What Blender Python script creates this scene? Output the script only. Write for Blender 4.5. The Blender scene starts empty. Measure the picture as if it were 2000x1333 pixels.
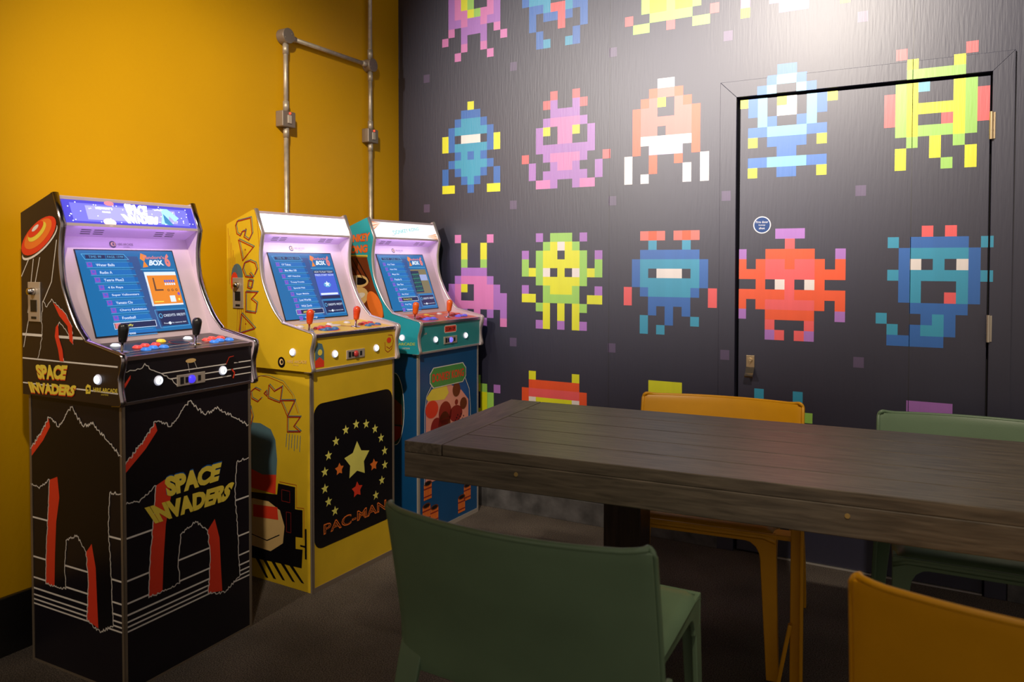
import bpy, bmesh, math, random
from mathutils import Vector, Matrix
from mathutils.geometry import tessellate_polygon
random.seed(7)
S = bpy.context.scene
COL = S.collection
R = math.radians

# ------------------------------------------------------------------ camera
CAM = Vector((2.6684, -3.4552, 1.29)); YAW = 2.0818; PIT = -0.0260; ROLL = 0.0012
FPX = 1494.8; CY = 552.34
f = Vector((math.cos(YAW)*math.cos(PIT), math.sin(YAW)*math.cos(PIT), math.sin(PIT)))
r0 = Vector((math.sin(YAW), -math.cos(YAW), 0)); u0 = r0.cross(f)
r = math.cos(ROLL)*r0 + math.sin(ROLL)*u0; u = -math.sin(ROLL)*r0 + math.cos(ROLL)*u0
cd = bpy.data.cameras.new('camera'); cam = bpy.data.objects.new('camera', cd); COL.objects.link(cam)
M = Matrix.Identity(4)
for i in range(3):
    M[i][0] = r[i]; M[i][1] = u[i]; M[i][2] = -f[i]; M[i][3] = CAM[i]
cam.matrix_world = M
cd.sensor_fit = 'HORIZONTAL'; cd.sensor_width = 36; cd.lens = FPX*36/2000
cd.shift_y = -(666.5-CY)/2000; cd.clip_start = 0.05
cd.dof.use_dof = True; cd.dof.focus_distance = 3.05; cd.dof.aperture_fstop = 3.8
S.camera = cam

# ------------------------------------------------------------------ exposure, world, room lamps
S.view_settings.view_transform = 'Standard'; S.view_settings.look = 'None'
S.view_settings.exposure = 0.0; S.view_settings.gamma = 1; S.view_settings.use_curve_mapping = False
W = bpy.data.worlds.new('world'); S.world = W; W.use_nodes = True
W.node_tree.nodes['Background'].inputs[0].default_value = (1.0, 0.84, 0.70, 1)
W.node_tree.nodes['Background'].inputs[1].default_value = 0.44

def spot(name, loc, target, power, color, angle, blend, radius):
    l = bpy.data.lights.new(name, 'SPOT'); l.energy = power; l.color = color
    l.spot_size = R(angle); l.spot_blend = blend; l.shadow_soft_size = radius
    o = bpy.data.objects.new(name, l); COL.objects.link(o); o.location = loc
    o.rotation_euler = (Vector(target)-Vector(loc)).to_track_quat('-Z', 'Y').to_euler()
    return o
WARM = (1.0, 0.84, 0.66)
SPOTS = [((0.12, -4.0, 2.95), (1.20, 0.0, 2.04), 760, (1.0, 0.91, 0.85), 38, 1.0),
         ((2.00, -2.1, 3.0), (2.25, 0.0, 2.35), 420, (1.0, 0.89, 0.78), 62, 1.0),
         ((1.70, -2.9, 3.1), (0.0, -0.85, 1.15), 350, WARM, 56, 1.0),
         ((2.75, -2.45, 3.1), (2.45, -0.7, 0.70), 190, WARM, 66, 1.0),
         ((0.75, -4.3, 3.1), (0.30, -2.1, 1.25), 130, WARM, 44, 1.0)]
for k, a in enumerate(SPOTS):
    spot('spot_lamp_light', a[0], a[1], a[2], a[3], a[4], a[5], 0.05)

# ------------------------------------------------------------------ materials
MATS = {}
def mat(name, col, rough=0.5, metal=0.0, emit=None, estr=0.0, noise=0.0, nscale=8.0, spec=0.5, bump=0.0, bscale=60.0, coat=0.0, stretch=None):
    if name in MATS: return MATS[name]
    m = bpy.data.materials.new(name); m.use_nodes = True; nt = m.node_tree; b = nt.nodes['Principled BSDF']
    b.inputs['Base Color'].default_value = (*col, 1); b.inputs['Roughness'].default_value = rough
    b.inputs['Metallic'].default_value = metal; b.inputs['Specular IOR Level'].default_value = spec
    b.inputs['Coat Weight'].default_value = coat; b.inputs['Coat Roughness'].default_value = 0.1
    if emit:
        b.inputs['Emission Color'].default_value = (*emit, 1); b.inputs['Emission Strength'].default_value = estr
    tc = nt.nodes.new('ShaderNodeTexCoord'); mp = nt.nodes.new('ShaderNodeMapping')
    nt.links.new(tc.outputs['Object'], mp.inputs[0])
    if stretch: mp.inputs['Scale'].default_value = stretch
    if noise or not emit:
        n = nt.nodes.new('ShaderNodeTexNoise'); n.inputs['Scale'].default_value = nscale; n.inputs['Detail'].default_value = 5
        nt.links.new(mp.outputs[0], n.inputs['Vector'])
        mr = nt.nodes.new('ShaderNodeMapRange'); a = noise if noise else 0.06
        mr.inputs[3].default_value = 1-a; mr.inputs[4].default_value = 1+a; mr.inputs[1].default_value = 0.3; mr.inputs[2].default_value = 0.7
        nt.links.new(n.outputs[0], mr.inputs[0])
        mx = nt.nodes.new('ShaderNodeMix'); mx.data_type = 'RGBA'; mx.blend_type = 'MULTIPLY'; mx.inputs[0].default_value = 1
        mx.inputs[6].default_value = (*col, 1); nt.links.new(mr.outputs[0], mx.inputs[7]); nt.links.new(mx.outputs[2], b.inputs['Base Color'])
    if bump:
        n2 = nt.nodes.new('ShaderNodeTexNoise'); n2.inputs['Scale'].default_value = bscale; n2.inputs['Detail'].default_value = 3
        nt.links.new(mp.outputs[0], n2.inputs['Vector'])
        bp = nt.nodes.new('ShaderNodeBump'); bp.inputs['Strength'].default_value = bump; bp.inputs['Distance'].default_value = 0.002
        nt.links.new(n2.outputs[0], bp.inputs['Height']); nt.links.new(bp.outputs[0], b.inputs['Normal'])
    MATS[name] = m; return m

def vinyl(key, col, **k): return mat('print_'+key, col, rough=0.47, spec=1.0, bump=0.25, bscale=40, noise=0.04, stretch=(3, 3, 0.25), **k)
MC = {'#': (0.018, 0.018, 0.044), 'U': (0.40, 0.16, 0.56), 'K': (0.68, 0.20, 0.50), 'Y': (0.76, 0.78, 0.005), 'G': (0.32, 0.64, 0.10),
      'B': (0.012, 0.13, 0.48), 'C': (0.02, 0.32, 0.52), 'T': (0.15, 0.46, 0.64), 'W': (0.82, 0.76, 0.74), 'R': (0.86, 0.10, 0.11),
      'O': (0.86, 0.085, 0.012), 'S': (0.80, 0.15, 0.12), 'V': (0.50, 0.45, 0.66), 'D': (0.090, 0.060, 0.140), '|': (0.008, 0.007, 0.010)}
NAVY = MC['#']

# ------------------------------------------------------------------ mesh helpers
def link(name, me, m=None, parent=None):
    o = bpy.data.objects.new(name, me); COL.objects.link(o)
    if m is not None:
        for x in (m if isinstance(m, (list, tuple)) else [m]): me.materials.append(x)
    if parent: o.parent = parent
    return o
def thing(name, label, cat, loc=(0, 0, 0), rz=0.0, group=None):
    o = bpy.data.objects.new(name, None); COL.objects.link(o); o.location = loc; o.rotation_euler = (0, 0, rz)
    o.empty_display_size = 0.05
    tag(o, label, cat, group); return o
def tag(o, label=None, cat=None, group=None, kind=None):
    if label: o['label'] = label
    if cat: o['category'] = cat
    if group: o['group'] = group
    if kind: o['kind'] = kind
    return o
def obj(name, bm, m, parent=None, smooth=False, bevel=0.0, seg=2):
    bmesh.ops.recalc_face_normals(bm, faces=bm.faces)
    me = bpy.data.meshes.new(name); bm.to_mesh(me); bm.free()
    if smooth:
        for p in me.polygons: p.use_smooth = True
    o = link(name, me, m, parent)
    if bevel:
        b = o.modifiers.new('bevel', 'BEVEL'); b.width = bevel; b.segments = seg; b.limit_method = 'ANGLE'; b.angle_limit = R(40)
        if smooth is False:
            for p in me.polygons: p.use_smooth = False
    return o
def BM(): return bmesh.new()
def box(bm, c, s, rz=0.0, mtx=None):
    g = bmesh.ops.create_cube(bm, size=1.0)
    T = Matrix.Translation(c) @ Matrix.Rotation(rz, 4, 'Z') @ Matrix.Diagonal((*s, 1))
    if mtx: T = mtx @ T
    bmesh.ops.transform(bm, matrix=T, verts=g['verts']); return g['verts']
def boxb(bm, a, b):
    a = Vector(a); b = Vector(b); return box(bm, (a+b)/2, [abs(x) for x in (b-a)])
def cyl(bm, a, b, r1, r2=None, n=24):
    a = Vector(a); b = Vector(b); d = b-a; r2 = r1 if r2 is None else r2
    g = bmesh.ops.create_cone(bm, cap_ends=True, segments=n, radius1=r1, radius2=r2, depth=d.length)
    T = Matrix.Translation((a+b)/2) @ d.to_track_quat('Z', 'Y').to_matrix().to_4x4()
    bmesh.ops.transform(bm, matrix=T, verts=g['verts']); return g['verts']
def lathe(bm, base, axis, prof, n=24):
    """prof: (radius, height) pairs along axis from base"""
    q = Vector(axis).to_track_quat('Z', 'Y').to_matrix(); base = Vector(base); rings = []
    for rr, h in prof:
        rings.append([bm.verts.new(base + q @ Vector((rr*math.cos(2*math.pi*k/n), rr*math.sin(2*math.pi*k/n), h))) for k in range(n)])
    for a, b in zip(rings, rings[1:]):
        for k in range(n): bm.faces.new((a[k], a[(k+1) % n], b[(k+1) % n], b[k]))
    bm.faces.new(rings[0][::-1]); bm.faces.new(rings[-1])
def tube(bm, pts, rad, n=10):
    pts = [Vector(p) for p in pts]; rings = []; up = Vector((0, 0, 1))
    for i, p in enumerate(pts):
        d = (pts[min(i+1, len(pts)-1)] - pts[max(i-1, 0)]).normalized()
        s = d.cross(up)
        if s.length < 1e-3: s = d.cross(Vector((0, 1, 0)))
        s.normalize(); t = s.cross(d)
        rings.append([bm.verts.new(p + rad*(math.cos(2*math.pi*k/n)*s + math.sin(2*math.pi*k/n)*t)) for k in range(n)])
    for a, b in zip(rings, rings[1:]):
        for k in range(n): bm.faces.new((a[k], a[(k+1) % n], b[(k+1) % n], b[k]))
    bm.faces.new(rings[0][::-1]); bm.faces.new(rings[-1])
def prism(bm, poly, ax, lo, hi):
    """poly in the two axes other than ax, extruded from lo to hi along ax"""
    def P(a, b, h):
        return {0: (h, a, b), 1: (a, h, b), 2: (a, b, h)}[ax]
    A = [bm.verts.new(P(a, b, lo)) for a, b in poly]; B = [bm.verts.new(P(a, b, hi)) for a, b in poly]
    bm.faces.new(A); bm.faces.new(B[::-1]); n = len(poly)
    for k in range(n): bm.faces.new((A[k], B[k], B[(k+1) % n], A[(k+1) % n]))

# ------------------------------------------------------------------ flat printed artwork
FONT_CACHE = {}
def glyphs(s, bold=0.0):
    k = (s, bold)
    if k in FONT_CACHE: return FONT_CACHE[k]
    c = bpy.data.curves.new('t', 'FONT'); c.body = s; c.size = 1; c.offset = bold; c.resolution_u = 3
    o = bpy.data.objects.new('t', c); me = bpy.data.meshes.new_from_object(o)
    V = [(v.co.x, v.co.y) for v in me.vertices]; F = [tuple(p.vertices) for p in me.polygons]
    x0 = min(v[0] for v in V); x1 = max(v[0] for v in V); y0 = min(v[1] for v in V); y1 = max(v[1] for v in V)
    V = [((x-x0)/(x1-x0), (y-y0)/(y1-y0)) for x, y in V]
    bpy.data.objects.remove(o); bpy.data.curves.remove(c); bpy.data.meshes.remove(me)
    FONT_CACHE[k] = (V, F); return V, F
class Art:
    """flat print: polygons in 2-D (a, b), mapped onto a surface by fn(a, b, lift)"""
    def __init__(self, fn, step=0.00035): self.fn = fn; self.V = []; self.F = []; self.M = []; self.mats = []; self.step = step
    def mi(self, m):
        if m not in self.mats: self.mats.append(m)
        return self.mats.index(m)
    def poly(self, pts, m, lay=1):
        n = len(self.V); self.V += [self.fn(a, b, lay*self.step) for a, b in pts]
        for t in tessellate_polygon([[Vector((a, b, 0)) for a, b in pts]]):
            self.F.append(tuple(n+i for i in t)); self.M.append(self.mi(m))
    def rect(self, a0, b0, a1, b1, m, lay=1): self.poly([(a0, b0), (a1, b0), (a1, b1), (a0, b1)], m, lay)
    def line(self, pts, w, m, lay=2, close=False):
        P = [Vector(p) for p in pts]
        if close: P.append(P[0])
        for p, q in zip(P, P[1:]):
            d = q-p
            if d.length < 1e-6: continue
            d.normalize(); nn = Vector((-d.y, d.x))*w/2; e = d*w*0.35
            self.poly([tuple(p-e-nn), tuple(q+e-nn), tuple(q+e+nn), tuple(p-e+nn)], m, lay)
    def ell(self, a, b, ra, rb, m, lay=1, rot=0, n=28):
        c, s = math.cos(rot), math.sin(rot)
        self.poly([(a+ra*math.cos(t)*c-rb*math.sin(t)*s, b+ra*math.cos(t)*s+rb*math.sin(t)*c) for t in [2*math.pi*k/n for k in range(n)]], m, lay)
    def star(self, a, b, R_, m, lay=2, k=0.42, rot=math.pi/2):
        self.poly([(a+(R_ if i % 2 == 0 else R_*k)*math.cos(rot+i*math.pi/5), b+(R_ if i % 2 == 0 else R_*k)*math.sin(rot+i*math.pi/5)) for i in range(10)], m, lay)
    def text(self, s, quad, m, lay=3, bold=0.0):
        """quad: bottom-left, bottom-right, top-right, top-left"""
        V, F = glyphs(s, bold); BL, BR, TR, TL = [Vector(q) for q in quad]; n = len(self.V)
        for x, y in V:
            p = BL*(1-x)*(1-y)+BR*x*(1-y)+TR*x*y+TL*(1-x)*y; self.V.append(self.fn(p.x, p.y, lay*self.step))
        for ff in F: self.F.append(tuple(n+i for i in ff)); self.M.append(self.mi(m))
    def build(self, name, parent=None):
        me = bpy.data.meshes.new(name); me.from_pydata(self.V, [], self.F)
        o = link(name, me, self.mats, parent)
        for p, k in zip(me.polygons, self.M): p.material_index = k
        return o
def jag(pts, amp, n, seed):
    rr = random.Random(seed); out = []
    for p, q in zip(pts, pts[1:]):
        p = Vector(p); q = Vector(q); d = q-p; nn = Vector((-d.y, d.x)).normalized()
        k = max(1, int(d.length*n))
        for i in range(k): out.append(tuple(p+d*(i/k)+(nn*rr.uniform(-amp, amp) if i else Vector((0, 0)))))
    out.append(tuple(pts[-1])); return out

# ------------------------------------------------------------------ the room
def noise_floor():
    m = bpy.data.materials.new('speckled_floor'); m.use_nodes = True; nt = m.node_tree; b = nt.nodes['Principled BSDF']
    tc = nt.nodes.new('ShaderNodeTexCoord'); n = nt.nodes.new('ShaderNodeTexNoise'); n.inputs['Scale'].default_value = 260; n.inputs['Detail'].default_value = 2
    n2 = nt.nodes.new('ShaderNodeTexNoise'); n2.inputs['Scale'].default_value = 3; n2.inputs['Detail'].default_value = 6
    nt.links.new(tc.outputs['Object'], n.inputs[0]); nt.links.new(tc.outputs['Object'], n2.inputs[0])
    cr = nt.nodes.new('ShaderNodeValToRGB'); e = cr.color_ramp.elements
    e[0].position = 0.36; e[0].color = (0.026, 0.021, 0.018, 1); e[1].position = 0.68; e[1].color = (0.19, 0.158, 0.13, 1)
    nt.links.new(n.outputs[0], cr.inputs[0])
    mr = nt.nodes.new('ShaderNodeMapRange'); mr.inputs[1].default_value = .35; mr.inputs[2].default_value = .7; mr.inputs[3].default_value = .75; mr.inputs[4].default_value = 1.3
    nt.links.new(n2.outputs[0], mr.inputs[0])
    mx = nt.nodes.new('ShaderNodeMix'); mx.data_type = 'RGBA'; mx.blend_type = 'MULTIPLY'; mx.inputs[0].default_value = 1
    nt.links.new(cr.outputs[0], mx.inputs[6]); nt.links.new(mr.outputs[0], mx.inputs[7]); nt.links.new(mx.outputs[2], b.inputs['Base Color'])
    b.inputs['Roughness'].default_value = 0.7; b.inputs['Specular IOR Level'].default_value = 0.3
    bp = nt.nodes.new('ShaderNodeBump'); bp.inputs['Strength'].default_value = .5; bp.inputs['Distance'].default_value = .003
    nt.links.new(n.outputs[0], bp.inputs['Height']); nt.links.new(bp.outputs[0], b.inputs['Normal']); return m
RX = 5.2; FY = -6.0; CZ = 3.25
bm = BM(); boxb(bm, (-0.12, FY, -0.06), (RX, 0.12, 0)); tag(obj('floor', bm, noise_floor()), kind='structure')
bm = BM(); boxb(bm, (-0.12, FY, CZ), (RX, 0.12, CZ+0.06)); tag(obj('ceiling', bm, mat('ceiling_paint', (0.03, 0.028, 0.028), 0.9)), kind='structure')
YEL = mat('yellow_wall_paint', (0.68, 0.365, 0.001), 0.45, bump=0.25, bscale=60, noise=0.03, nscale=2, spec=0.3)
bm = BM(); boxb(bm, (-0.12, FY, 0), (0, 0.12, CZ)); tag(obj('wall_left', bm, YEL), kind='structure')
DL, DR, DT = 1.885, 2.824, 2.008          # door leaf
bm = BM()
boxb(bm, (0, 0, 0), (DL-0.013, 0.12, CZ)); boxb(bm, (DR+0.006, 0, 0), (RX, 0.12, CZ)); boxb(bm, (DL-0.013, 0, DT+0.012), (DR+0.006, 0.12, CZ))
WB = tag(obj('wall_back', bm, vinyl('#', NAVY)), kind='structure')
bm = BM(); boxb(bm, (DL-0.013, 0.06, 0), (DR+0.006, 0.12, DT+0.012)); tag(obj('trim_5', bm, mat('door_stop_black', (0.006, 0.006, 0.006), 0.6)), kind='structure')
bm = BM(); boxb(bm, (0.001, FY, 0), (0.018, -0.02, 0.193)); tag(obj('baseboard_left', bm, mat('black_skirting_paint', (0.010, 0.009, 0.009), 0.35), bevel=0.003), kind='structure')
bm = BM(); boxb(bm, (0.018, -0.014, 0), (1.80, -0.0005, 0.112)); BB = tag(obj('baseboard_back', bm, mat('scuffed_grey_skirting', (0.085, 0.083, 0.085), 0.5, noise=0.5, nscale=12, bump=0.2, bscale=30), bevel=0.002), kind='structure')
bm = BM(); boxb(bm, (2.905, -0.014, 0), (RX, -0.0005, 0.112)); tag(obj('baseboard_right', bm, MATS['scuffed_grey_skirting'], bevel=0.002), kind='structure')
# door casing: three mitred boards
def casing(name, pts):
    bm = BM(); prism(bm, pts, 1, -0.012, -0.0003); return tag(obj(name, bm, vinyl('#', NAVY), bevel=0.0015), kind='structure')
CL, CR, CT = 1.800, 2.902, 2.092
T1 = casing('trim_1', [(CL, 0), (DL-0.013, 0), (DL-0.013, DT+0.012), (CL, CT)])
T2 = casing('trim_2', [(CL, CT), (DL-0.013, DT+0.012), (DR+0.006, DT+0.012), (CR, CT)])
T3 = casing('trim_3', [(DR+0.006, 0), (CR, 0), (CR, CT), (DR+0.006, DT+0.012)])
LEAFY = 0.004
bm = BM(); boxb(bm, (DL, LEAFY, 0.008), (DR, LEAFY+0.045, DT)); DOOR = tag(obj('door_1', bm, vinyl('#', NAVY), bevel=0.0015), kind='structure')
# white threshold edge strip seen as a bright line under the door
bm = BM(); boxb(bm, (DL+0.10, -0.004, 0.0005), (DR, 0.02, 0.006)); tag(obj('trim_4', bm, mat('threshold_metal', (0.6, 0.58, 0.55), 0.35, 0.6)), kind='structure')

# mural of pixel creatures, cut to the surface each square lies on
UX, UZ = 0.0404, 0.0440
CX = [0.2966, 0.7885, 1.3446, 1.8790, 2.4585]; CX2 = [0.2966, 0.7895, 1.3448, 1.8768, 2.4372]
Z0, Z1, Z2, Z3 = 2.8495, 2.1460, 1.4390, 0.7365
ROWS = [
 (CX[0], Z0, [None]*3+[".UKYG##KU.", ".UKYG##KU.", ".UKKYGKKU.", ".UUKUUKUU.", ".K.UUUU.K.", "K..U..U..K", "...K..K...", "..K....K.."]),
 (CX[1], Z0, [None]*3+["BCCC##CCB", "BCCC##CCB", "BCCC##CBB", ".BBCRRCBB", ".B.BBRB.B", ".B...R..B", "..B....B.", "..BC..CB."]),
 (CX[2], Z0, [None]*4+["GYYYYGYYYYG", "GYYYYGYYYYG", ".GYYYGYYG..", "..GYYGYYG..", "..GYYGYYG..", "R..GGGGG..R", ".GG..R..GG."]),
 (1.8835, Z0, [None]*7+["K..KKKKK..K", "K..KKKKK..K", "K..KKKKK..K", "Y...KKK...Y"]),
 (CX[0], Z1, ["....Y....", "...BBB...", "..BCCCB..", ".BCCCCCB.", "YB#WWW#BY", "YBCCCCCBY", "..BCBCB..", ".BCCCCCB.", "B.BCCCB.B", "B..BCB..B", "YY..B..YY"]),
 (CX[1], Z1, ["....R..R....", "...RU..UR...", "....UUUU....", "...UKKKKU...", "..UY#KKY#U..", "..U##KK##U..", "..UUUUUUUU..", "R..UKKKKU..R", ".U..UKKU..U.", ".U.UUUUUU.U.", "..KKU..UKK.."]),
 (CX[2], Z1, ["....WW....", "...OSSO...", "..OSY#SO..", ".OSS##SSO.", ".OSSSSSSO.", ".OSS#SSSO.", ".OWWWWWWO.", ".O.VVVV.O.", "W..O..O..W", "W..O...W.W", "W.W....W.W"]),
 (CX[3], Z1, ["....BB....", "...BTTB...", "..BT..TB..", "YBT.YW.TBY", ".BT.WW.TB.", "..TB..BT..", ".BBTTTTBB.", ".Y.BBBB.Y.", "....BB....", ".BBTTTTBB.", ".Y..BB..Y."]),
 (CX[4], Z1, [".R.....R.", "..Y...Y..", "..GGGGG..", ".GYT..YG.", "RGY...YGR", "RGYYYYYGR", "RGY..RYGR", ".GYGGGYG.", "..G.Y.G..", ".Y..Y..Y.", ".Y...G.Y."]),
 (CX2[0], Z2, ["..K....K..", "...Y..Y...", "...Y..Y...", "...G..G...", "...UUUU...", "..UKKKKU..", ".UKY#KKKU.", "UUK##KKKUU", "UUKKKKKKUU", "U.UU.K.U.U", "K..U..U..K"]),
 (CX2[1], Z2, ["..U.GGG.U..", "...GYWYG...", "U.GYY#YYG.U", "G.GYYYYYG.G", "GYGW#Y#WGYG", "..GYYYYYG..", "U..GYYYG..U", "YY.GGGGG.YY", "..GY.Y.YG..", "...Y.Y.Y...", "..UY.U.YU.."]),
 (CX2[2], Z2, ["..SOS.SOS..", "...C...C...", "..BBBBBBB..", ".BCCCCCCCB.", ".BC#WWW#CB.", ".BCCCCCCCB.", "R.BCCCCCB.R", "R..BBBBB..R", "...B.B.B...", "..C..B..C..", "..C.C......"]),
 (CX2[3], Z2, ["....UUU....", ".....R.....", "U..OOOOO..U", "O.ORROORR"[:3]+"RRORRO.O"[0:0]+"RRORRO.O", "OOORRRRROOO", "..O#WR#WO..", "OOOOOROOOOO", "O.ORRRRRO.O", "U..OOOOO..U", "...R...R...", "...UR.RU..."]),
 (CX2[4], Z2, ["....R.R...", ".C.BBBBB.C", "..BCCCCCB.", "..BW#C#WB.", ".CBCCCCCBC", "..BC###CB.", "..BC##RCB.", "...BBBBB..", "C...BCB...", ".C.BCCB...", ".BBBBB...."]),
 (0.4600, Z3, ["G....", "YG...", ".YG.U", "W.YG.", "W.YG.", ".YYG.", ".YY.."]),
 (0.7905, Z3, [".Y.....Y.", ".OOOOOOO.", "ORRRRRRRO", "OWYYYYYWO", "OYYYYYYYO"]),
 (1.4700, Z3, ["YYYY", "YYYY"]), (1.9560, Z3, ["C...C.", "C...C.", ".....G", ".GGGG."]), (2.5530, Z3, ["UUUU"]),
]
def merged(rows):
    for j, row in enumerate(rows):
        if not row: continue
        i = 0
        while i < len(row):
            c = row[i]; k = i
            while k < len(row) and row[k] == c: k += 1
            if c not in '.#': yield i, k, j, c
            i = k
class Surf:
    def __init__(s, y): s.y = y; s.art = Art(lambda a, b, l: (a, s.y-0.0003-l, b))
sw = Surf(0.0); sc = Surf(-0.012); sl = Surf(LEAFY)
def clip_put(x0, x1, z0, z1, m):
    def put(s, a0, a1, b0, b1):
        if a1-a0 > 1e-4 and b1-b0 > 1e-4: s.art.rect(a0, b0, a1, b1, m, 0)
    hit = lambda A: (max(x0, A[0]), min(x1, A[1]), max(z0, A[2]), min(z1, A[3]))
    put(sl, *hit((DL, DR, 0.01, DT)))
    for A in ((CL, DL-0.013, 0, CT), (DR+0.006, CR, 0, CT), (DL-0.013, DR+0.006, DT+0.012, CT)): put(sc, *hit(A))
    for A in ((0.0, CL, 0.112, CZ), (CR, RX, 0.112, CZ), (CL, CR, CT, CZ)): put(sw, *hit(A))
for x0, z0, rows in ROWS:
    for i, k, j, c in merged(rows):
        clip_put(x0+i*UX, x0+k*UX, z0-(j+1)*UZ, z0-j*UZ, vinyl(c, MC[c]))
for i in range(-1, 5):
    for j in range(-1, 3):
        x = 0.7385+0.5455*i; z = 2.2986-0.710*j
        if 0.1 < x < 3.3 and not (i == 4): clip_put(x-0.020, x+0.020, z-0.022, z+0.022, vinyl('D', MC['D']))
for x in (1.268, 2.560): clip_put(x-0.0011, x+0.0011, 0.0, CZ, vinyl('|', MC['|']))
for s, par in ((sw, WB), (sc, T2), (sl, DOOR)): s.art.build('mural_print', par)

# door furniture
STEEL = mat('brushed_steel', (0.62, 0.55, 0.44), 0.28, 1.0)
BRASS = mat('pale_brass', (0.80, 0.62, 0.38), 0.3, 0.9)
CHROME = mat('chrome', (0.62, 0.58, 0.56), 0.16, 1.0)
for z in (1.866, 1.092):
    bm = BM(); cyl(bm, (DR+0.003, -0.018, z-0.104), (DR+0.003, -0.018, z), 0.007)
    for k in (0.032, 0.07): cyl(bm, (DR+0.003, -0.018, z-k-0.0015), (DR+0.003, -0.018, z-k+0.0015), 0.0078)
    boxb(bm, (DR+0.001, -0.016, z-0.102), (DR+0.016, -0.0122, z-0.002)); obj('hinge', bm, STEEL if z < 1.2 else BRASS, DOOR)
bm = BM(); boxb(bm, (1.921, LEAFY-0.005, 0.826), (1.956, LEAFY, 0.882)); cyl(bm, (1.9385, LEAFY-0.005, 0.862), (1.9385, LEAFY-0.014, 0.862), 0.009)
boxb(bm, (1.9365, LEAFY-0.0146, 0.846), (1.9405, LEAFY-0.013, 0.862)); hk = obj('escutcheon_pull', bm, BRASS, DOOR, bevel=0.0008)
bm = BM(); prof = [(LEAFY-0.004, 0.832), (LEAFY-0.026, 0.806), (LEAFY-0.036, 0.801), (LEAFY-0.042, 0.795), (LEAFY-0.040, 0.788), (LEAFY-0.036, 0.787),
                   (LEAFY-0.036, 0.794), (LEAFY-0.025, 0.801), (LEAFY-0.001, 0.826)]
prism(bm, prof, 0, 1.921, 1.956); obj('pull_lip', bm, STEEL, hk)
st = Art(lambda a, b, l: (1.9825+a, LEAFY-0.0009-l, 1.4565+b), 0.0002)
swm = mat('sticker_white', (0.75, 0.75, 0.8), 0.4); sbm = mat('sticker_blue', (0.01, 0.055, 0.22), 0.4)
st.ell(0, 0, .0375, .0375, swm, 0, n=48); st.ell(0, 0, .033, .033, sbm, 1, n=48)
st.text('Fire door', [(-.026, .008), (.026, .008), (.026, .018), (-.026, .018)], swm, 2, .01)
st.text('keep', [(-.014, -.005), (.014, -.005), (.014, .003), (-.014, .003)], swm, 2, .01)
st.text('shut', [(-.013, -.019), (.012, -.019), (.012, -.009), (-.013, -.009)], swm, 2, .01)
o = st.build('door_sticker'); tag(o, 'round blue fire door sticker with white rim on the mural door', 'sticker')

# ------------------------------------------------------------------ galvanised conduit on the yellow wall
GALV = mat('galvanised_steel', (0.56, 0.50, 0.40), 0.48, 0.6, noise=0.2, nscale=40)
GREYBOX = mat('grey_metalclad', (0.30, 0.25, 0.20), 0.45, 0.5, noise=0.1)
def vpipe(y, z0, z1, label, cuffs):
    t = thing('conduit_pipe', label, 'pipe', (0.026, y, z0))
    bm = BM(); cyl(bm, (0, 0, 0), (0, 0, z1-z0), 0.0105, n=20); obj('pipe', bm, GALV, t, True)
    for c in cuffs:
        bm = BM(); cyl(bm, (0, 0, c-z0-0.022), (0, 0, c-z0+0.022), 0.0135, n=20); obj('coupling', bm, GALV, t, True)
    return t
PY1, PY2 = -0.873, -0.275
vpipe(PY1, 0.95, 1.915, 'vertical grey conduit pipe dropping from the left switch box behind the middle cabinet', [1.888])
vpipe(PY1, 1.982, 2.300, 'short vertical conduit pipe between left round junction box and left switch box', [2.01, 2.27])
vpipe(PY2, 0.95, 1.928, 'vertical grey conduit pipe dropping from the right switch box behind the right cabinet', [1.90])
vpipe(PY2, 1.988, 2.302, 'vertical conduit pipe between right round junction box and right switch box', [2.015, 2.27])
vpipe(PY2, 2.358, CZ, 'upper vertical conduit pipe running from the ceiling down to the right junction box', [2.39])
t = thing('conduit_pipe', 'horizontal conduit pipe joining the two round junction boxes', 'pipe', (0.026, PY1, 2.3285))
bm = BM(); cyl(bm, (0, 0.03, 0), (0, PY2-PY1-0.03, 0), 0.0105, n=20); obj('pipe', bm, GALV, t, True)
for c in (0.04, PY2-PY1-0.045):
    bm = BM(); cyl(bm, (0, c-0.02, 0), (0, c+0.02, 0), 0.0135, n=20); obj('coupling', bm, GALV, t, True)
for y, lab in ((PY1, 'round grey junction box at the top left corner of the conduit'), (PY2, 'round grey junction box where the horizontal conduit meets the right pipe')):
    t = thing('junction_box', lab, 'junction box', (0.0, y, 2.3295))
    bm = BM(); cyl(bm, (0.0005, 0, 0), (0.045, 0, 0), 0.034, n=36); obj('body', bm, GREYBOX, t, False, 0.002)
    bm = BM(); cyl(bm, (0.045, 0, 0), (0.0485, 0, 0), 0.0345, n=36)
    for s in (-1, 1): cyl(bm, (0.0485, 0.02*s, 0.012*s), (0.0505, 0.02*s, 0.012*s), 0.0045, n=12)
    obj('lid', bm, GREYBOX, t, False, 0.001)
REDL = mat('red_neon', (0.7, 0.03, 0.01), 0.3, emit=(1, 0.06, 0.02), estr=2.0)
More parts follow.
